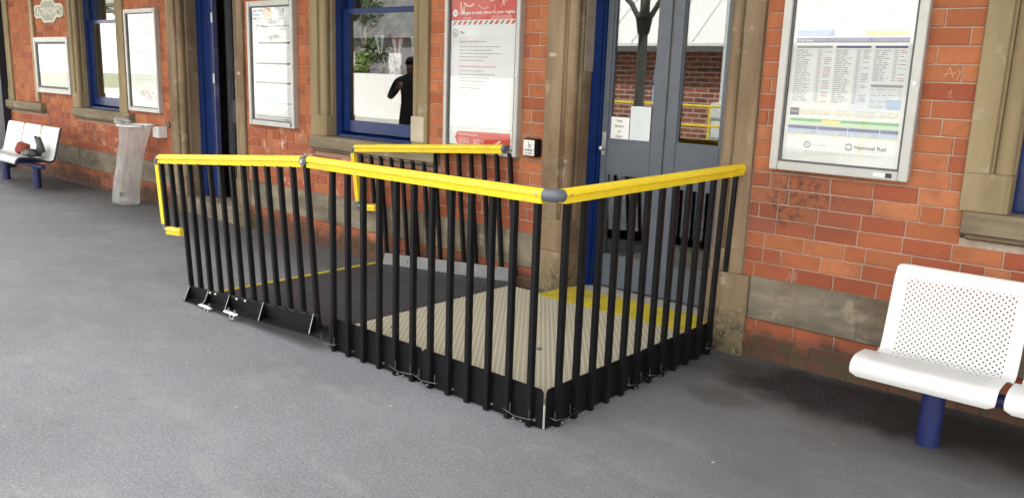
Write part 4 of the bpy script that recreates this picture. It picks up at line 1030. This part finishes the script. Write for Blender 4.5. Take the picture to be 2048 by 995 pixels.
M_IRON = paint('grey_green_ironwork', (.10, .105, .09), .5, .2)
for x in (-25.6, -16.4, -7.35, 5):
    MB().tube([(x, -6.8, 0), (x, -6.8, .5), (x, -6.8, .52), (x, -6.8, 2.55), (x, -6.8, 2.6), (x, -6.8, 2.7), (x, -6.8, 3.4)], [.14, .14, .085, .075, .13, .08, .08], 12).build('column', M_IRON, CN, True, 40)
    for sg in (-1, 1):
        bk = MB().tube([(x + sg * .06, -6.8, 2.35)] + [(x + sg * (.06 + 1.5 * (1 - math.cos(math.radians(a)))), -6.8, 2.35 + .95 * math.sin(math.radians(a))) for a in range(15, 91, 15)], .045, 8).build('bracket', M_IRON, CN, True)
        MB().tube([(x + sg * .45, -6.8, 3.08 + .18 * math.sin(t / 8 * 2 * PI)) if False else (x + sg * (.42 + .2 * math.cos(t / 12 * 2 * PI)), -6.8, 3.16 + .16 * math.sin(t / 12 * 2 * PI)) for t in range(13)], .022, 6).build('scroll', M_IRON, bk, True)
MB().box(-30, 14, -6.88, -6.72, 3.30, 3.40).build('fascia_beam', M_IRON, CN)

# ---------------------------------------------------------------- across the tracks (seen mirrored in the glass)
OB = thing('opposite_building', 'long brick building with a white canopy across the tracks, mirrored in the door glass', 'building', (-8, -18, 0))
mo = N('opposite_brick'); tb = mo.new('ShaderNodeTexBrick'); mo.link(mo.pos(), tb.inputs['Vector'])
sw_ = mo.new('ShaderNodeCombineXYZ'); xo = mo.xyz(); mo.link(xo[0], sw_.inputs[0]); mo.link(xo[2], sw_.inputs[1]); mo.link(sw_.outputs[0], tb.inputs['Vector'])
tb.inputs['Scale'].default_value = 1; tb.inputs['Brick Width'].default_value = .45; tb.inputs['Row Height'].default_value = .15; tb.inputs['Mortar Size'].default_value = .02
tb.inputs['Color1'].default_value = (.30, .09, .05, 1); tb.inputs['Color2'].default_value = (.12, .045, .035, 1); tb.inputs['Mortar'].default_value = (.40, .34, .30, 1); mo.set(tb.outputs[0], .9)
MB().box(-16.0, -10.4, -24, -17.5, -.02, 2.55).build('wall', mo.m, OB)
MB().box(-10.395, 8, -24, -17.5, -.02, 2.55).build('wall', flat('pale_render', (.66, .66, .64), .8), OB)  # unseen wall part made pale to whiten the timetable cover's reflection
MB().hexa([(-16.4, -24, 2.76), (8.4, -24, 2.76), (8.4, -16.6, 2.76), (-16.4, -16.6, 2.76), (-16.4, -24, 5.2), (8.4, -24, 5.2), (8.4, -17.4, 4.4), (-16.4, -17.4, 4.4)]) if False else MB().prism([(-24, 2.56), (-16.7, 2.56), (-16.7, 2.75), (-18.6, 4.3), (-24, 4.3)], (-16.4, 0, 0), (0, 1, 0), (0, 0, 1), (1, 0, 0), 24.8).build('roof', flat('white_cladding', (.82, .82, .81)), OB)
for x in (-13.6, -10.7, -7.4, -4.0): MB().box(x, x + .9, -17.53, -17.49, .9, 2.2).build('window', paint('sky_blue_board', (.35, .45, .62), .4), OB)
MB().box(-16.4, 8.4, -16.69, -16.58, 2.50, 2.66).build('gutter', M_DKFRAME, OB)
for i in range(24): MB().obox((-16 + i * 1.02, -16.705, 2.79), (-16 + i * 1.02, -18.6, 4.335), .035, .04, (1, 0, 0)).build('roof_rib', M_GREYPAPER, OB)
tag(MB().box(-36, -17.0, -15.4, -15.2, -.02, 1.58).build('white_wall', flat('whitewash', (.80, .80, .78), .8)), 'low whitewashed boundary wall across the tracks, mirrored in the big window', 'wall')
GH = thing('grey_house', 'grey rendered house with a slate roof behind the white wall', 'house', (-31, -24, 0))
MB().box(-37, -25.4, -27, -22.5, -.02, 3.3).build('wall', paint('grey_render', (.26, .25, .26), .9, .1), GH)
MB().prism([(-27.4, 3.31), (-22.1, 3.31), (-24.7, 7.2)], (-37.4, 0, 0), (0, 1, 0), (0, 0, 1), (1, 0, 0), 12.4).build('roof', paint('weathered_slate', (.15, .155, .15), .75, .35, scale=2), GH)
for x in (-34.5, -31.6, -28.7): MB().box(x, x + .9, -22.52, -22.47, 1.2, 2.6).build('window', M_WHITE, GH)
RL = thing('safety_railing', 'yellow safety railing on the opposite platform, mirrored in the door glass', 'railing', (-9, -14.4, 0))
for zz in (.55, 1.05): MB().tube([(-16, -14.4, zz), (2, -14.4, zz)], .03, 8).build('rail', M_YELLOW, RL)
for i in range(10): MB().tube([(-16 + i * 2, -14.4, -.02), (-16 + i * 2, -14.4, 1.05)], .03, 8).build('post', M_YELLOW, RL)
LP = thing('lamp_post', 'white lamp post with a square base box on the opposite platform', 'lamp post', (-9.95, -14.9, 0))
MB().box(-10.15, -9.75, -15.1, -14.7, -.02, 1.15, 0, .03).build('base', M_GREYPAPER, LP); MB().tube([(-9.95, -14.9, 1.15), (-9.95, -14.9, 6)], .06, 10).build('pole', M_GREYPAPER, LP)
M_LEAF = paint('leaves', (.055, .085, .025), .6, .6, scale=4); M_LEAF2 = paint('bright_leaves', (.10, .15, .03), .6, .5, scale=4); M_BARK = paint('bark', (.10, .07, .05), .9, .3)
def tree(x, y, h, r, mat, label, n=1500):
    T = thing('tree', label, 'tree', (x, y, 0), 'trees across the tracks')
    MB().tube([(x, y, -.1), (x + .1, y, h * .35), (x, y, h * .7)], [.25, .17, .05], 8).build('trunk', M_BARK, T, True)
    mb = MB()
    cl = [(Vector((random.gauss(0, .5), random.gauss(0, .5), random.uniform(-.6, .7))) * r, random.uniform(.3, .5) * r) for _ in range(11)]
    for _ in range(n):
        c, cr = random.choice(cl); dv = Vector((random.gauss(0, 1), random.gauss(0, 1), random.gauss(0, 1))).normalized()
        q = Vector((x, y, h * .68)) + c + dv * cr * random.uniform(.6, 1.05); a = Vector((random.gauss(0, 1), random.gauss(0, 1), random.gauss(0, 1))).normalized(); b = dv.cross(a); s_ = random.uniform(.07, .16)
        mb.face([q - a * s_, q + b * s_ * .6, q + a * s_, q - b * s_ * .6])
    mb.keep = True; mb.build('crown', mat, T)
random.seed(21)
tree(-29.6, -18.4, 5.2, 1.7, M_LEAF, 'dark green tree just behind the white wall across the tracks', 3000)
tree(-33.4, -20.6, 6.0, 2.3, M_LEAF, 'tall dark green tree in front of the grey house')
tree(-27.6, -17.2, 2.6, .8, M_LEAF2, 'small bright green bush tree peeping over the white wall')

# ---------------------------------------------------------------- person standing on the platform, seen only mirrored in the window
def person(label, loc, rz, joints, links, mats):
    T = thing('person', label, 'person', loc)
    def skinned(name, pts, edges, mat, lv=2):
        me = bpy.data.meshes.new(name); me.from_pydata([p[0] for p in pts], edges, []); o = bpy.data.objects.new(name, me); COL.objects.link(o)
        sk = o.modifiers.new('skin', 'SKIN'); sk.use_smooth_shade = True
        for v, p in zip(me.skin_vertices[0].data, pts): v.radius = p[1] if isinstance(p[1], tuple) else (p[1], p[1])
        me.skin_vertices[0].data[0].use_root = True
        sb = o.modifiers.new('sub', 'SUBSURF'); sb.levels = sb.render_levels = lv
        dg = bpy.context.evaluated_depsgraph_get(); m2 = bpy.data.meshes.new_from_object(o.evaluated_get(dg)); o.modifiers.clear(); o.data = m2
        m2.materials.clear(); m2.materials.append(mat)
        for q in m2.polygons: q.use_smooth = True
        o.parent = T; return o
    body = [((0, 0, .95), (.17, .12)), ((0, 0, 1.12), (.15, .11)), ((0, -.01, 1.32), (.19, .13)), ((0, 0, 1.47), (.11, .09)), ((0, .01, 1.54), (.062, .062)),
            ((0, -.015, 1.63), (.085, .10)), ((0, -.02, 1.71), (.075, .09)),
            ((-.21, 0, 1.42), .062), ((-.33, .02, 1.17), .05), ((-.17, -.24, 1.28), .042), ((-.09, -.32, 1.40), .035),
            ((.21, 0, 1.42), .062), ((.33, .02, 1.17), .05), ((.17, -.24, 1.28), .042), ((.08, -.32, 1.40), .035),
            ((-.10, 0, .86), .095), ((-.12, -.02, .48), .068), ((-.13, .02, .10), .048), ((-.14, -.10, .05), .045), ((-.145, -.17, .04), .035),
            ((.10, 0, .86), .095), ((.12, -.02, .48), .068), ((.13, .02, .10), .048), ((.14, -.10, .05), .045), ((.145, -.17, .04), .035)]
    ed = [(0, 1), (1, 2), (2, 3), (3, 4), (4, 5), (5, 6), (3, 7), (7, 8), (8, 9), (9, 10), (3, 11), (11, 12), (12, 13), (13, 14), (0, 15), (15, 16), (16, 17), (17, 18), (18, 19), (0, 20), (20, 21), (21, 22), (22, 23), (23, 24)]
    bo = skinned('body', body, ed, mats[0]); bo.data.materials.append(mats[2])
    for q in bo.data.polygons:
        if q.center.z > 1.53 or (q.center.y < -.27 and q.center.z > 1.3): q.material_index = 1
    hair = MB().sphere((0, .005, 1.70), .105, 14, 10, 0, (.92, 1.05, .85)); h = hair.build('hair', mats[1], None, True); h.parent = T
    T.rotation_euler.z = rz; T.scale = (1.06, 1.06, 1.03)
    return T
person('person in dark coat raising both hands, standing on the platform behind the viewpoint', (-9.66, -4.05, 0), PI * .80, None, None,
       (paint('dark_clothing', (.030, .032, .042), .9, .5, scale=6), paint('dark_hair', (.015, .012, .010), .6, .3), paint('skin', (.36, .20, .14), .6, .1)))
